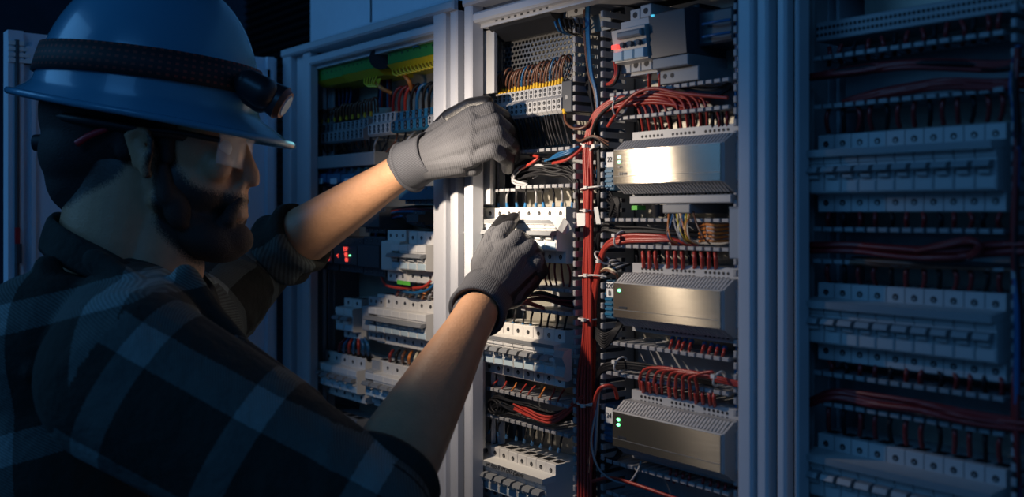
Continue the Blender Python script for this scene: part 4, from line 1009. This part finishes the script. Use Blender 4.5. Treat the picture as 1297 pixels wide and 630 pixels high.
def blob(prims, voxel, smooth=6, fac=.5):
    import bmesh
    me = bpy.data.meshes.new('tmp'); V = []; Fc = []
    for vs, fs in prims:
        o = len(V); V += [tuple(v) for v in vs]; Fc += [tuple(i + o for i in f) for f in fs]
    me.from_pydata(V, [], Fc)
    bm = bmesh.new(); bm.from_mesh(me); bmesh.ops.recalc_face_normals(bm, faces=bm.faces); bm.to_mesh(me); bm.free()
    ob = bpy.data.objects.new('tmp', me); C.objects.link(ob)
    r = ob.modifiers.new('r', 'REMESH'); r.mode = 'VOXEL'; r.voxel_size = voxel; r.use_smooth_shade = True
    s = ob.modifiers.new('s', 'SMOOTH'); s.iterations = smooth; s.factor = fac
    bpy.context.view_layer.update()
    dg = bpy.context.evaluated_depsgraph_get()
    out = bpy.data.meshes.new_from_object(ob.evaluated_get(dg))
    bpy.data.objects.remove(ob); bpy.data.meshes.remove(me)
    out.polygons.foreach_set('use_smooth', [True] * len(out.polygons))
    return out
def mesh_ob(me, name, m, parent=None, origin=None):
    o_ = Vector(origin) if origin else (root_loc(parent) if parent else Vector((0, 0, 0)))
    me.transform(Matrix.Translation(-o_)); me.name = name
    me.materials.clear()
    for q in (m if isinstance(m, (list, tuple)) else [m]): me.materials.append(MAT[q])
    ob = bpy.data.objects.new(name, me); C.objects.link(ob)
    if parent: ob.parent = parent
    else: ob.location = o_
    return ob

ZH = 1.20                                  # the head's distance
hd_ = lambda px, py, b=0.0: S(px, py, ZH) + VD * b          # b > 0 = away from the viewer
k1 = ZH / F                                # metres per pixel at the head
A_, B_, U_ = RD, VD, UP
def E(px, py, b, ra, rb, rc, tilt=0.0):    # ellipsoid; radii in pixels (fore-aft, up) and metres (sideways)
    ca, sa = math.cos(tilt), math.sin(tilt)
    ax = (A_ * ca - U_ * sa) * ra * k1; az = (A_ * sa + U_ * ca) * rc * k1
    return ellip(hd_(px, py, b), ax, B_ * rb, az)
def K(a, b, **kw): return capsule(a[0], a[1], b[0], b[1], **kw)
# joints
nk = hd_(165, 335)
shR, elR, wrR = S(165, 478, .98), S(462, 652, .97), S(604, 396, 1.19)
shL, elL, wrL = S(235, 415, 1.36), S(325, 338, 1.50), S(514, 213, 1.375)
pelvis = S(95, 980, 1.22); chest = S(100, 600, 1.20); belly = S(92, 800, 1.21)
PB = Vector((pelvis.x, pelvis.y, 0))
hipR, hipL = pelvis - B_ * .09, pelvis + B_ * .09
kneeR, kneeL = hipR + A_ * .06 + Vector((0, 0, -.38)), hipL + A_ * .16 + Vector((0, 0, -.38))
footR, footL = Vector((kneeR.x, kneeR.y, .08)) - A_ * .06, Vector((kneeL.x, kneeL.y, .08)) - A_ * .02
skull = [
    E(172, 140, 0, 116, .074, 112, .12), E(248, 175, 0, 58, .062, 72), E(225, 230, 0, 78, .058, 66, .25),
    K((hd_(292, 168, -.022), .015), (hd_(292, 168, .022), .015)),               # brow ridge
    K((hd_(298, 176), .011), (hd_(316, 222), .0125)), K((hd_(318, 227), .0105), (hd_(321, 229), .0085)),   # nose
    E(306, 235, -.012, 9, .007, 7), E(306, 235, .012, 9, .007, 7),
    E(285, 212, -.036, 20, .018, 20), E(285, 212, .036, 20, .018, 20),
    E(292, 250, 0, 22, .026, 22), E(300, 263, 0, 14, .022, 6.5, .1), E(300, 274, 0, 15, .020, 7),           # lips
    E(285, 298, 0, 26, .026, 22), K((hd_(222, 255, -.052), .013), (hd_(280, 305, -.020), .015)), K((hd_(222, 255, .052), .013), (hd_(280, 305, .020), .015)),
    E(255, 288, 0, 45, .045, 30, .3),
    K((hd_(165, 225), .066), (hd_(150, 330), .074)), K((hd_(200, 250), .050), (hd_(190, 335), .064)),
]
for s in (-1, 1):                          # ears: rim, lobe and hollow formed by separate ridges
    b = s * .076
    cs2 = [(196, 178), (206, 171), (218, 173), (224, 184), (223, 200), (218, 212)]
    for i in range(len(cs2) - 1):
        skull.append(K((hd_(*cs2[i], b + s * .010), .0048), (hd_(*cs2[i + 1], b + s * (.010 - .001 * i)), .0048), n=8, h=3))
    skull.append(K((hd_(196, 178, b + s * .010), .0045), (hd_(203, 215, b), .0045), n=8, h=3))
    skull += [K((hd_(214, 213, b + s * .004), .0075), (hd_(216, 223, b + s * .002), .0075), n=8, h=3), K((hd_(205, 190, b), .010), (hd_(210, 205, b), .010), n=8, h=3)]
    skull.append(K((hd_(210, 181, b + s * .006), .0032), (hd_(209, 203, b + s * .005), .0035), n=8, h=3))
torso = [
    ellip(chest + U_ * .02, A_ * .125, B_ * .17, U_ * .20), ellip(belly, A_ * .115, B_ * .16, U_ * .20), ellip(pelvis, A_ * .12, B_ * .165, U_ * .13),
    K((shR, .062), (nk - U_ * .05, .06)), K((shL, .062), (nk - U_ * .05, .06)), K((nk + U_ * .01, .064), (chest + U_ * .08, .10)),
    K((hipR, .085), (kneeR, .055)), K((kneeR, .055), (footR, .038)), K((hipL, .085), (kneeL, .055)), K((kneeL, .055), (footL, .038)),
    K((footR - U_ * .03, .04), (footR - U_ * .035 + A_ * .15, .032)), K((footL - U_ * .03, .04), (footL - U_ * .035 + A_ * .15, .032)),
]
def forearm(el, wr, sh, s=1.0):
    m1 = el.lerp(wr, .28); m2 = el.lerp(wr, .62); m3 = el.lerp(wr, .88)
    return [K((sh, .055), (el, .045)), K((el, .044 * s), (m1, .0455 * s)), K((m1, .0455 * s), (m2, .036 * s)), K((m2, .036 * s), (m3, .0275 * s)), K((m3, .0275 * s), (wr, .0255 * s))]
inside = [K((wrR, .022), (S(640, 350, 1.245), .018)), K((wrL, .022), (S(590, 185, 1.32), .018))]
body = mesh_ob(blob(skull + torso + forearm(elR, wrR, shR) + forearm(elL, wrL, shL, .96) + inside, .0033, 5), 'person', 'skin', origin=PB)
def inpoly(x_, y_, pl_):
    c_ = False; j = len(pl_) - 1
    for i in range(len(pl_)):
        (xi, yi), (xj, yj) = pl_[i], pl_[j]
        if (yi > y_) != (yj > y_) and x_ < (xj - xi) * (y_ - yi) / (yj - yi) + xi: c_ = not c_
        j = i
    return c_
BEARD = [(222, 160), (240, 165), (243, 215), (262, 238), (290, 246), (306, 246), (325, 255), (325, 262), (296, 262), (292, 280), (326, 280), (335, 340), (262, 345), (215, 285), (216, 215)]
HAIR = [(20, 0), (240, 0), (240, 150), (200, 168), (188, 180), (186, 215), (170, 232), (140, 246), (110, 262), (60, 262), (20, 200)]
me_ = body.data; fz = [0.0] * len(me_.vertices)
ring_ = [(0, 0)] + [(r_ * math.cos(a), r_ * math.sin(a)) for r_ in (5, 10) for a in [k * PI / 4 for k in range(8)]]
for i, v in enumerate(me_.vertices):
    q = v.co + PB - CAM
    if q.z < -.12 or q.z > .3 or q.dot(B_) > 1.32 or q.dot(B_) < 1.08 or q.dot(A_) > -.2: continue
    px_, py_ = CX + q.dot(A_) / k1, HY - q.z / k1
    fz[i] = max(sum(inpoly(px_ + a, py_ + b, HAIR) for a, b in ring_), sum(inpoly(px_ + a, py_ + b, BEARD) for a, b in ring_)) / len(ring_)
at_ = me_.attributes.new('fuzz', 'FLOAT', 'POINT'); at_.data.foreach_set('value', fz)

tag(body, 'worker in a plaid shirt and hard hat reaching into the open cabinets', 'person')
# hair and beard
hair = [E(160, 146, 0, 106, .0805, 96, .1), E(118, 196, 0, 62, .073, 58, .35), K((hd_(128, 222), .0625), (hd_(138, 238), .058)),
        K((hd_(185, 165, -.068), .016), (hd_(187, 196, -.070), .012)), K((hd_(185, 165, .068), .016), (hd_(187, 196, .070), .012)),
        K((hd_(232, 165, -.062), .014), (hd_(234, 205, -.062), .008)), K((hd_(232, 165, .062), .014), (hd_(234, 205, .062), .008))]
mesh_ob(blob(hair, .004, 4), 'hair', 'hair', body)
beard = [E(286, 302, 0, 35, .032, 25, .15), E(262, 298, 0, 52, .049, 32, .4),
         E(240, 262, -.049, 17, .016, 30, -.3), E(240, 262, .049, 17, .016, 30, -.3), K((hd_(229, 215, -.062), .007), (hd_(232, 250, -.058), .012)), K((hd_(229, 215, .062), .007), (hd_(232, 250, .058), .012)),
         K((hd_(306, 254, -.014), .0058), (hd_(306, 254, .014), .0058)), K((hd_(304, 255, -.014), .0055), (hd_(296, 278, -.024), .010)), K((hd_(304, 255, .014), .0055), (hd_(296, 278, .024), .010))]
mesh_ob(blob(beard, .0032, 3), 'beard', 'beard', body)
# eyes
for s in (-1, 1):
    vs, fs = ellip(hd_(291, 190, s * .030), A_ * .011, B_ * .011, U_ * .011, 16, 10)
    MB().add(vs, fs, 'pale', True).build('eye', body)

# shirt: one garment, torso and both rolled sleeves
def sleeve(sh, el, r0, r1):
    m = sh.lerp(el, .5)
    return [K((sh, r0), (m, (r0 + r1) / 2 + .004)), K((m, (r0 + r1) / 2 + .002), (el, r1))]
cuffR = elR.lerp(wrR, .13); cuffL = elL.lerp(wrL, .25)
shirt = [ellip(chest + U_ * .03, A_ * .150, B_ * .185, U_ * .21), ellip(belly, A_ * .145, B_ * .18, U_ * .22), ellip(pelvis + U_ * .03, A_ * .15, B_ * .19, U_ * .12),
         K((shR, .086), (nk - U_ * .055, .072)), K((shL, .078), (nk - U_ * .055, .072)), K((nk - U_ * .03, .078), (chest + U_ * .06, .13)),
         K((S(60, 440, 1.10), .085), (S(60, 560, 1.15), .11)),
         K((cuffR - (cuffR - elR) * .6, .060), (cuffR, .047)), K((elL, .052), (cuffL, .044))]
shirt += sleeve(shR, elR, .088, .066) + sleeve(shL, elL, .072, .054)
# soft folds
rr_ = random.Random(3)
for (p, q, r0, n_) in ((shR, elR, .082, 9), (shL, elL, .066, 6)):
    d_ = (q - p).normalized(); a_ = d_.orthogonal().normalized(); b_ = d_.cross(a_)
    for i in range(n_):
        t = .15 + .8 * i / n_; c0 = p.lerp(q, t); r = LW(r0, .062, t) * .93
        ph = rr_.uniform(0, 6.28); pts = []
        for j in range(6):
            a = ph + j * .42; pts.append(c0 + d_ * (j * .012 - .03) + (a_ * math.cos(a) + b_ * math.sin(a)) * r)
        for j in range(5): shirt.append(K((pts[j], .010 + .004 * math.sin(j * .7)), (pts[j + 1], .010 + .004 * math.sin((j + 1) * .7)), n=8, h=3))
for (a, b_, r) in ((S(235, 352, 1.10), S(300, 440, 1.10), .016), (S(250, 372, 1.12), S(330, 460, 1.08), .012), (S(120, 330, 1.06), S(240, 400, 1.02), .014), (S(60, 340, 1.10), S(40, 470, 1.02), .016), (S(300, 440, 1.05), S(400, 505, 1.0), .014)):
    shirt.append(K((a, r), (b_, r * .6), n=10, h=3))
me = blob(shirt, .0042, 5)
uvl = me.uv_layers.new(name='UVMap'); vco = [v.co.copy() for v in me.vertices]
dR = (elR - shR); LR = dR.length; dR.normalize(); nR = (UP - dR * UP.dot(dR)).normalized()
dL = (elL - shL).normalized(); nL = (UP - dL * UP.dot(dL)).normalized()
for pl in me.polygons:
    c_ = pl.center
    tR = (c_ - shR).dot(dR); rR_ = ((c_ - shR) - dR * tR).length
    tL = (c_ - shL).dot(dL); rL_ = ((c_ - shL) - dL * tL).length
    reg = 0
    if tR > -.02 and rR_ < .115 and (c_ - shR).dot(-B_) > -.09: reg = 1
    if tL > .03 and rL_ < .10: reg = 2
    for li in pl.loop_indices:
        v = vco[me.loops[li].vertex_index]; w_ = v - CAM
        if reg == 1:
            q = v - shR; u_, v_ = q.dot(dR), q.dot(nR)
            uv = ((u_ + .045) / .12, (v_ + .005) / .12)
        elif reg == 2:
            q = v - shL; uv = ((q.dot(dL)) / .10 + .2, (q.dot(nL)) / .10)
        else:
            a, c = w_.dot(A_), w_.dot(U_); uv = ((a + .08 * 0 + c * .06 + .545) / .155 + .5, (c - a * .25 + .045) / .135)
        uvl.data[li].uv = uv
mesh_ob(me, 'shirt', 'plaid', body)
def ringtube(c_, d_, r, h, th, m, name, parent, n=40, roll=2, uvs=None, r2=None, flat=1.0, fa=None):
    """short open sleeve: cuff / ribbed band"""
    d_ = d_.normalized(); a_ = (fa - d_ * fa.dot(d_)).normalized() if fa else d_.orthogonal().normalized(); b_ = d_.cross(a_); r2 = r2 or r
    prof = []
    st = 6
    for k in range(st + 1): t = k / st; prof.append((LW(r, r2, t) + th * .5 + th * .35 * math.sin(PI * t * roll), -h / 2 + h * t))
    for k in range(st + 1): t = 1 - k / st; prof.append((LW(r, r2, t) - th * .5, -h / 2 + h * t))
    vs = []; m_ = len(prof)
    for (rad, z) in prof: vs += [c_ + d_ * z + a_ * (rad * flat * math.cos(2 * PI * k / n)) + b_ * (rad * math.sin(2 * PI * k / n)) for k in range(n)]
    fs = [(i * n + k, i * n + (k + 1) % n, ((i + 1) % m_) * n + (k + 1) % n, ((i + 1) % m_) * n + k) for i in range(m_) for k in range(n)]
    o = MB().add(vs, fs, m, True).build(name, parent)
    uvl = o.data.uv_layers.new(name='UVMap')
    for pl in o.data.polygons:
        ks = [o.data.loops[li].vertex_index for li in pl.loop_indices]
        an = [k % n for k in ks]; wrap = max(an) - min(an) > n / 2
        for li, k, q in zip(pl.loop_indices, ks, an):
            uu = (q + (n if wrap and q < n / 2 else 0)) / n; uvl.data[li].uv = (uu, (k // n) / m_ * .35)
    return o
ringtube(cuffR, wrR - elR, .053, .040, .010, 'plaid', 'sleeve_cuff', body, roll=3, r2=.049)
ringtube(cuffL + (wrL - elL) * .0, wrL - elL, .050, .058, .010, 'plaid', 'sleeve_cuff', body, roll=3, r2=.047)
# collar
cl_ = []
n = 36
for k in range(n):
    a = 2 * PI * k / n
    for (rr2, dz, tilt) in ((1.0, .0, 0), (1.04, .034, 0), (1.16, .036, 0), (1.30, -.006, 0)):
        open_ = .012 * max(0, math.cos(a)) * rr2
        cl_.append(nk + A_ * (.082 * rr2 * math.cos(a) + .004) + B_ * (.082 * rr2 * math.sin(a)) + U_ * (dz - .010 - .040 * math.cos(a) - open_))
fs = [(4 * k + j, 4 * ((k + 1) % n) + j, 4 * ((k + 1) % n) + j + 1, 4 * k + j + 1) for k in range(n) for j in range(3)]
co_ = MB().add(cl_, fs, 'plaid', True).build('collar', body)
sd = co_.modifiers.new('t', 'SOLIDIFY'); sd.thickness = .004
ss = co_.modifiers.new('s', 'SUBSURF'); ss.levels = 1; ss.render_levels = 1
# trousers and boots
tr = [ellip(pelvis - U_ * .01, A_ * .135, B_ * .18, U_ * .13), K((hipR, .098), (kneeR, .072)), K((kneeR, .072), (footR + U_ * .03, .062)), K((hipL, .098), (kneeL, .072)), K((kneeL, .072), (footL + U_ * .03, .062))]
mesh_ob(blob(tr, .008, 3), 'trousers', 'trousers', body)
for f_ in (footR, footL):
    bt = [K((f_, .05), (f_ - U_ * .035, .044)), K((f_ - U_ * .035, .045), (f_ - U_ * .04 + A_ * .17, .040))]
    mesh_ob(blob(bt, .006, 3), 'boot', 'black', body)

# ------------------------------------------------------------------ gloves
def finger(pts, rs): return [K((pts[i], rs[i]), (pts[i + 1], rs[i + 1]), n=14, h=4) for i in range(len(pts) - 1)]
def glove(wr, mcps, fingers, thumb, palm, dors, cuff_r, cuff_a, cuff_b, black_dir, thr, tips, rw=.026, extra=(), blk=()):
    """wr wrist point, mcps knuckles, fingers lists, dors = direction out of the back of the hand"""
    pr = []
    for m_, f_ in zip(mcps, fingers):
        pr.append(K((wr.lerp(m_, .05), rw * .9), (m_, .0145), n=16, h=4))
        pr += finger([m_] + f_, [.0124, .0108, .0100, .0088])
    for i in range(len(mcps) - 1): pr.append(K((mcps[i], .0135), (mcps[i + 1], .0135)))
    pr += palm; pr += finger(thumb[0], thumb[1])
    pr.append(K((cuff_a, cuff_r), (wr, rw * 1.03), n=20)); pr += list(extra)
    me = blob(pr, .0015, 3, .5)
    ob = mesh_ob(me, 'glove', ['knit', 'nitrile'], body)
    o_ = root_loc(body); mi = []
    for pl in me.polygons:
        c_ = pl.center + o_; d = pl.normal.dot(black_dir)
        along = (c_ - wr).dot((mcps[1] - wr).normalized())
        near_tip = min((c_ - t).length for t in tips)
        mi.append(1 if (d > thr and along > -.005) or near_tip < .0190 or any((c_ - t).length < q for t, q in blk) else 0)
    me.polygons.foreach_set('material_index', mi)
    return ob
# upper (left) hand
Lm = [S(600, 147, 1.310), S(602, 163, 1.300), S(601, 181, 1.298), S(598, 199, 1.306)]
Lf = [[S(621, 139, 1.300), S(638, 148, 1.315), S(645, 160, 1.335)],
      [S(628, 153, 1.283), S(644, 166, 1.298), S(649, 180, 1.320)],
      [S(632, 170, 1.280), S(649, 185, 1.294), S(651, 198, 1.315)],
      [S(626, 190, 1.286), S(643, 202, 1.298), S(643, 213, 1.315)]]
Lt = ([S(545, 182, 1.375), S(570, 151, 1.372), S(597, 135, 1.352), S(616, 131, 1.342)], [.018, .0145, .0125, .011])
Lp = [K((S(545, 205, 1.355), .026), (S(585, 205, 1.325), .018)), K((S(548, 190, 1.370), .026), (S(585, 168, 1.330), .018)), K((S(560, 208, 1.350), .020), (S(600, 212, 1.325), .012))]
wl = S(532, 204, 1.362)
glove(wl, Lm, Lf, Lt, Lp, -B_, .0295, S(515, 212, 1.378), None, (B_ * .8 + A_ * .45 + UP * .35).normalized(), .12, [f[-1] for f in Lf] + [f[-2].lerp(f[-1], .3) for f in Lf] + [Lt[0][-1], Lt[0][-2]], rw=.0285, blk=[(S(588, 137, 1.358), .0185), (S(574, 145, 1.368), .017), (S(560, 155, 1.375), .014), (S(602, 132, 1.35), .017), (S(630, 136, 1.31), .0125), (S(642, 150, 1.32), .0125)])
ringtube(S(531, 204, 1.366), wl - wrL, .0315, .048, .0035, 'rib_knit', 'glove', body, roll=2, r2=.0315)
ringtube(S(517, 212, 1.378), wl - wrL, .0325, .006, .006, 'rib_knit', 'glove', body, roll=1)
# lower (right) hand
Rm = [S(630, 318, 1.268), S(644, 316, 1.250), S(658, 324, 1.245), S(668, 338, 1.250)]
Rf = [[S(634, 300, 1.272), S(644, 286, 1.290), S(651, 277, 1.306)],
      [S(656, 301, 1.243), S(665, 307, 1.262), S(661, 317, 1.280)],
      [S(671, 313, 1.240), S(680, 322, 1.258), S(674, 332, 1.276)],
      [S(680, 331, 1.244), S(685, 344, 1.262), S(677, 352, 1.276)]]
Rt = ([S(612, 368, 1.240), S(609, 334, 1.270), S(622, 303, 1.280), S(638, 281, 1.300)], [.016, .0135, .0115, .0105])
Rp = [K((S(618, 365, 1.228), .026), (S(640, 335, 1.250), .0185)), K((S(632, 368, 1.235), .0235), (S(658, 345, 1.256), .0165)), K((S(614, 355, 1.240), .021), (S(624, 320, 1.265), .014)), K((S(645, 370, 1.250), .022), (S(668, 352, 1.265), .018))]
wr_ = S(616, 376, 1.222)
glove(wr_, Rm, Rf, Rt, Rp, -B_, .0290, S(603, 396, 1.207), None, (B_ * .75 + A_ * .6 - UP * .35).normalized(), .10, [f[-1] for f in Rf] + [Rt[0][-1]], rw=.0295, blk=[(S(628, 288, 1.295), .0145), (S(614, 306, 1.285), .012), (S(688, 350, 1.255), .0125), (S(684, 366, 1.255), .0155), (S(672, 379, 1.250), .0165), (S(658, 389, 1.245), .0125)])
ringtube(S(611, 382, 1.216), wr_ - wrR, .0315, .046, .0035, 'rib_knit', 'glove', body, roll=2, r2=.0325)
ringtube(S(604, 395, 1.207), wr_ - wrR, .0315, .006, .006, 'rib_knit', 'glove', body, roll=1)

# ------------------------------------------------------------------ hard hat, headlamp and glasses
hc = hd_(191, 136)                         # centre of the rim plane
tl_ = math.radians(9.5)
Fh = (A_ * math.cos(tl_) - U_ * math.sin(tl_)); Uh = (A_ * math.sin(tl_) + U_ * math.cos(tl_))
ht = thing('hard_hat', 'deep blue hard hat on head of worker', 'helmet', hc)
def hat(t, a):                             # t 0 top .. 1 rim of dome .. >1 brim
    fa = max(0, math.cos(a)); ba = max(0, -math.cos(a))
    if t <= 1:
        ph = t * PI / 2 * .97; r = math.sin(ph) ** .92; z = math.cos(ph)
        return hc + Fh * ((137 * k1) * r * math.cos(a) - .004) + B_ * (.116 * r * math.sin(a)) + Uh * (z * 168 * k1 + .005)
    e = (t - 1)
    L = .008 + .040 * fa ** 3 + .018 * ba ** 2
    base = hc + Fh * ((137 * k1) * math.cos(a) - .004) + B_ * (.116 * math.sin(a)) + Uh * .008
    out = (Fh * math.cos(a) + B_ * math.sin(a)).normalized()
    return base + out * (L * e) + Uh * (-.017 * e - .008 * fa ** 2 * e * e - .006 * math.sin(a) ** 2 * e)
n = 64; ts = [.02, .12, .25, .38, .5, .62, .74, .85, .93, 1.0, 1.12, 1.35, 1.6, 1.8, 1.95, 2.0]
vs = [hat(t, 2 * PI * k / n) for t in ts for k in range(n)]
fs = [(i * n + k, i * n + (k + 1) % n, (i + 1) * n + (k + 1) % n, (i + 1) * n + k) for i in range(len(ts) - 1) for k in range(n)] + [tuple(range(n))[::-1]]
sh_ = MB().add(vs, fs, 'helmet', True).build('shell', ht)
m_ = sh_.modifiers.new('t', 'SOLIDIFY'); m_.thickness = .0035; m_.offset = -1
m_ = sh_.modifiers.new('s', 'SUBSURF'); m_.levels = 1; m_.render_levels = 1
rim = MB().tube([hat(2.0, 2 * PI * k / 40) for k in range(41)], .0042, 'helmet', n=8, sub=2); rim.build('rim', ht)
# suspension band and its ratchet knob
ib = MB().tube([hc - Uh * .030 + Fh * (.096 * math.cos(2 * PI * k / 24) - .008) + B_ * (.088 * math.sin(2 * PI * k / 24)) for k in range(25)], .006, 'black', n=6, sub=2); ib.build('headband', ht)
kn = MB().cyl(hd_(72, 181), hd_(44, 181), .012, .010, 'black', 16); kn.build('ratchet_knob', ht)
# elastic strap of the headlamp around the dome
hl_ = thing('headlamp', 'black headlamp strapped around the hard hat, amber-ringed lens', 'headlamp', hd_(350, 125, -.05))
def band(h0, h1):
    n = 96; vs = []
    for k in range(n):
        a = 2 * PI * k / n
        fwd = .5 + .5 * math.cos(a)
        for j, hh in enumerate((h0, (h0 + h1) / 2, h1)):
            zz = hh + .004 + .007 * math.cos(a)
            t = math.acos(min(1, max(0, (zz - .005) / (168 * k1)))) / (PI / 2 * .97)
            p = hat(min(1, t), a); out = (p - (hc + Uh * (zz * .2))).normalized()
            vs.append(p + out * .0032)
    fs = [(3 * k + j, 3 * ((k + 1) % n) + j, 3 * ((k + 1) % n) + j + 1, 3 * k + j + 1) for k in range(n) for j in range(2)]
    o = MB().add(vs, fs, 'strap', True).build('strap', hl_)
    uvl = o.data.uv_layers.new(name='UVMap')
    for pl in o.data.polygons:
        ks = [o.data.loops[li].vertex_index for li in pl.loop_indices]; an = [q // 3 for q in ks]; wrap = max(an) - min(an) > n / 2
        for li, q, aa in zip(pl.loop_indices, ks, an): uvl.data[li].uv = ((aa + (n if wrap and aa < n / 2 else 0)) / n, (q % 3) / 2)
    m_ = o.modifiers.new('t', 'SOLIDIFY'); m_.thickness = .003; m_.offset = 0
band(.020, .053)
lc = hd_(342, 121, -.045); ld = (Fh * .93 - Uh * .36).normalized()
me = blob([K((lc - ld * .012 + B_ * s * .012, .017), (lc + ld * .006 + B_ * s * .012, .0185)) for s in (-1, 0, 1)] + [K((lc - ld * .012 - Uh * .012, .012), (lc + ld * .002 - Uh * .012, .013))], .002, 3)
mesh_ob(me, 'lamp_body', 'rubber', hl_)
r0_ = lc + ld * .014
MB().cyl(r0_, r0_ + ld * .014, .0185, .0205, 'rubber', 28).cyl(r0_ + ld * .014, r0_ + ld * .020, .0195, .0165, 'amber', 28).build('lens_ring', hl_)
MB().cyl(r0_ + ld * .0195, r0_ + ld * .0215, .0135, .0125, 'win', 24).build('lamp_lens', hl_)
# safety glasses
sg_ = thing('safety_glasses', 'clear safety glasses with black temples and red tips on face', 'glasses', hd_(300, 190))
for s in (-1, 1):
    MB().tube([hd_(172, 170, s * .083), hd_(200, 170, s * .085), hd_(250, 174, s * .078), hd_(284, 180, s * .066), hd_(296, 182, s * .058)], .0034, 'black', n=8).build('temple', sg_)
    MB().tube([hd_(134, 188, s * .080), hd_(150, 179, s * .082), hd_(172, 170, s * .083)], .0040, 'red_rubber', n=8).build('temple_tip', sg_)
def lensp(i, j):                           # wrap-around shield
    a = -1.15 + 2.3 * i / 24; v = j / 8
    px = 292 + 34 * math.cos(a) * 1.0 - 8; b = .062 * math.sin(a) / math.sin(1.15)
    up = LW(176, 216 - 8 * (1 - math.cos(a * 1.2)), v)
    notch = 12 * max(0, 1 - abs(b) / .014) * v
    return hd_(px - 5 * v - notch, up - notch * .8, b)
vs = [lensp(i, j) for i in range(25) for j in range(9)]
fs = [(i * 9 + j, (i + 1) * 9 + j, (i + 1) * 9 + j + 1, i * 9 + j + 1) for i in range(24) for j in range(8)]
lo = MB().add(vs, fs, 'lens', True).build('lens', sg_)
m_ = lo.modifiers.new('t', 'SOLIDIFY'); m_.thickness = .0018
MB().tube([lensp(i, 0) for i in range(0, 25, 2)], .0022, 'lens', n=6, sub=2).build('brow_bar', sg_)

# ------------------------------------------------------------------ camera and light
cam = bpy.data.cameras.new('camera'); co = bpy.data.objects.new('camera', cam); C.objects.link(co)
co.location = CAM; co.rotation_euler = (PI / 2, 0, TH)
cam.sensor_width = 36; cam.lens = F / 1297 * 36; cam.shift_y = -(315 - HY) / 1297; cam.clip_start = .02
cam.dof.use_dof = True; cam.dof.focus_distance = 1.30; cam.dof.aperture_fstop = 4.0
bpy.context.scene.camera = co
def light(kind, name, loc, target, energy, col, **k):
    l = bpy.data.lights.new(name, kind); l.energy = energy; l.color = col
    for a, v in k.items(): setattr(l, a, v)
    o = bpy.data.objects.new(name, l); C.objects.link(o); o.location = loc
    o.rotation_euler = (Vector(target) - Vector(loc)).to_track_quat('-Z', 'Y').to_euler()
    return o
LAMP = lc + ld * .041
# the thinnest wires beyond three hundred become one tangle
ws = sorted([w_ for w_ in WR if w_[2] == 'wire'], key=lambda w_: -w_[0])
if len(ws) > 298:
    rest = MB()
    for _, o_, _n in ws[298:]:
        for ob_ in [o_] + list(o_.children):
            me_ = ob_.data; off = o_.location
            for mi_, mm in enumerate(me_.materials):
                fs_ = [tuple(p_.vertices) for p_ in me_.polygons if p_.material_index == mi_]
                rest.add([v_.co + off for v_ in me_.vertices], fs_, mm.name, True)
        for ch_ in list(o_.children): bpy.data.objects.remove(ch_)
        bpy.data.objects.remove(o_)
    tag(rest.build('thin_wires', origin=P(700, 300, .05)), 'tangle of thin short wires among terminals and ducts in all cabinets', 'wires', kind='stuff')
light('SPOT', 'headlamp_flood', LAMP, P(650, 300, .03), 8.5, (1, .83, .66), spot_size=math.radians(124), spot_blend=.95, shadow_soft_size=.008)
light('SPOT', 'headlamp_beam', LAMP, P(648, 285, .03), 9.0, (1, .84, .66), spot_size=math.radians(42), spot_blend=1.0, shadow_soft_size=.008)
light('AREA', 'blue_room_light', (-2.3, -2.3, 2.7), (-1.3, -.3, 1.2), 13, (.12, .42, .9), shape='RECTANGLE', size=1.6, size_y=1.2)
light('AREA', 'blue_side_light', (.4, -2.2, 2.7), (-.7, 0, 1.3), 6.5, (.09, .40, 1), shape='RECTANGLE', size=1.2, size_y=1.0)
w = bpy.data.worlds.new('world'); bpy.context.scene.world = w; w.use_nodes = True
w.node_tree.nodes['Background'].inputs[0].default_value = (.02, .075, .18, 1); w.node_tree.nodes['Background'].inputs[1].default_value = .55
vs_ = bpy.context.scene.view_settings
vs_.view_transform = 'Standard'; vs_.look = 'None'; vs_.gamma = 1; vs_.use_curve_mapping = False; vs_.exposure = 0
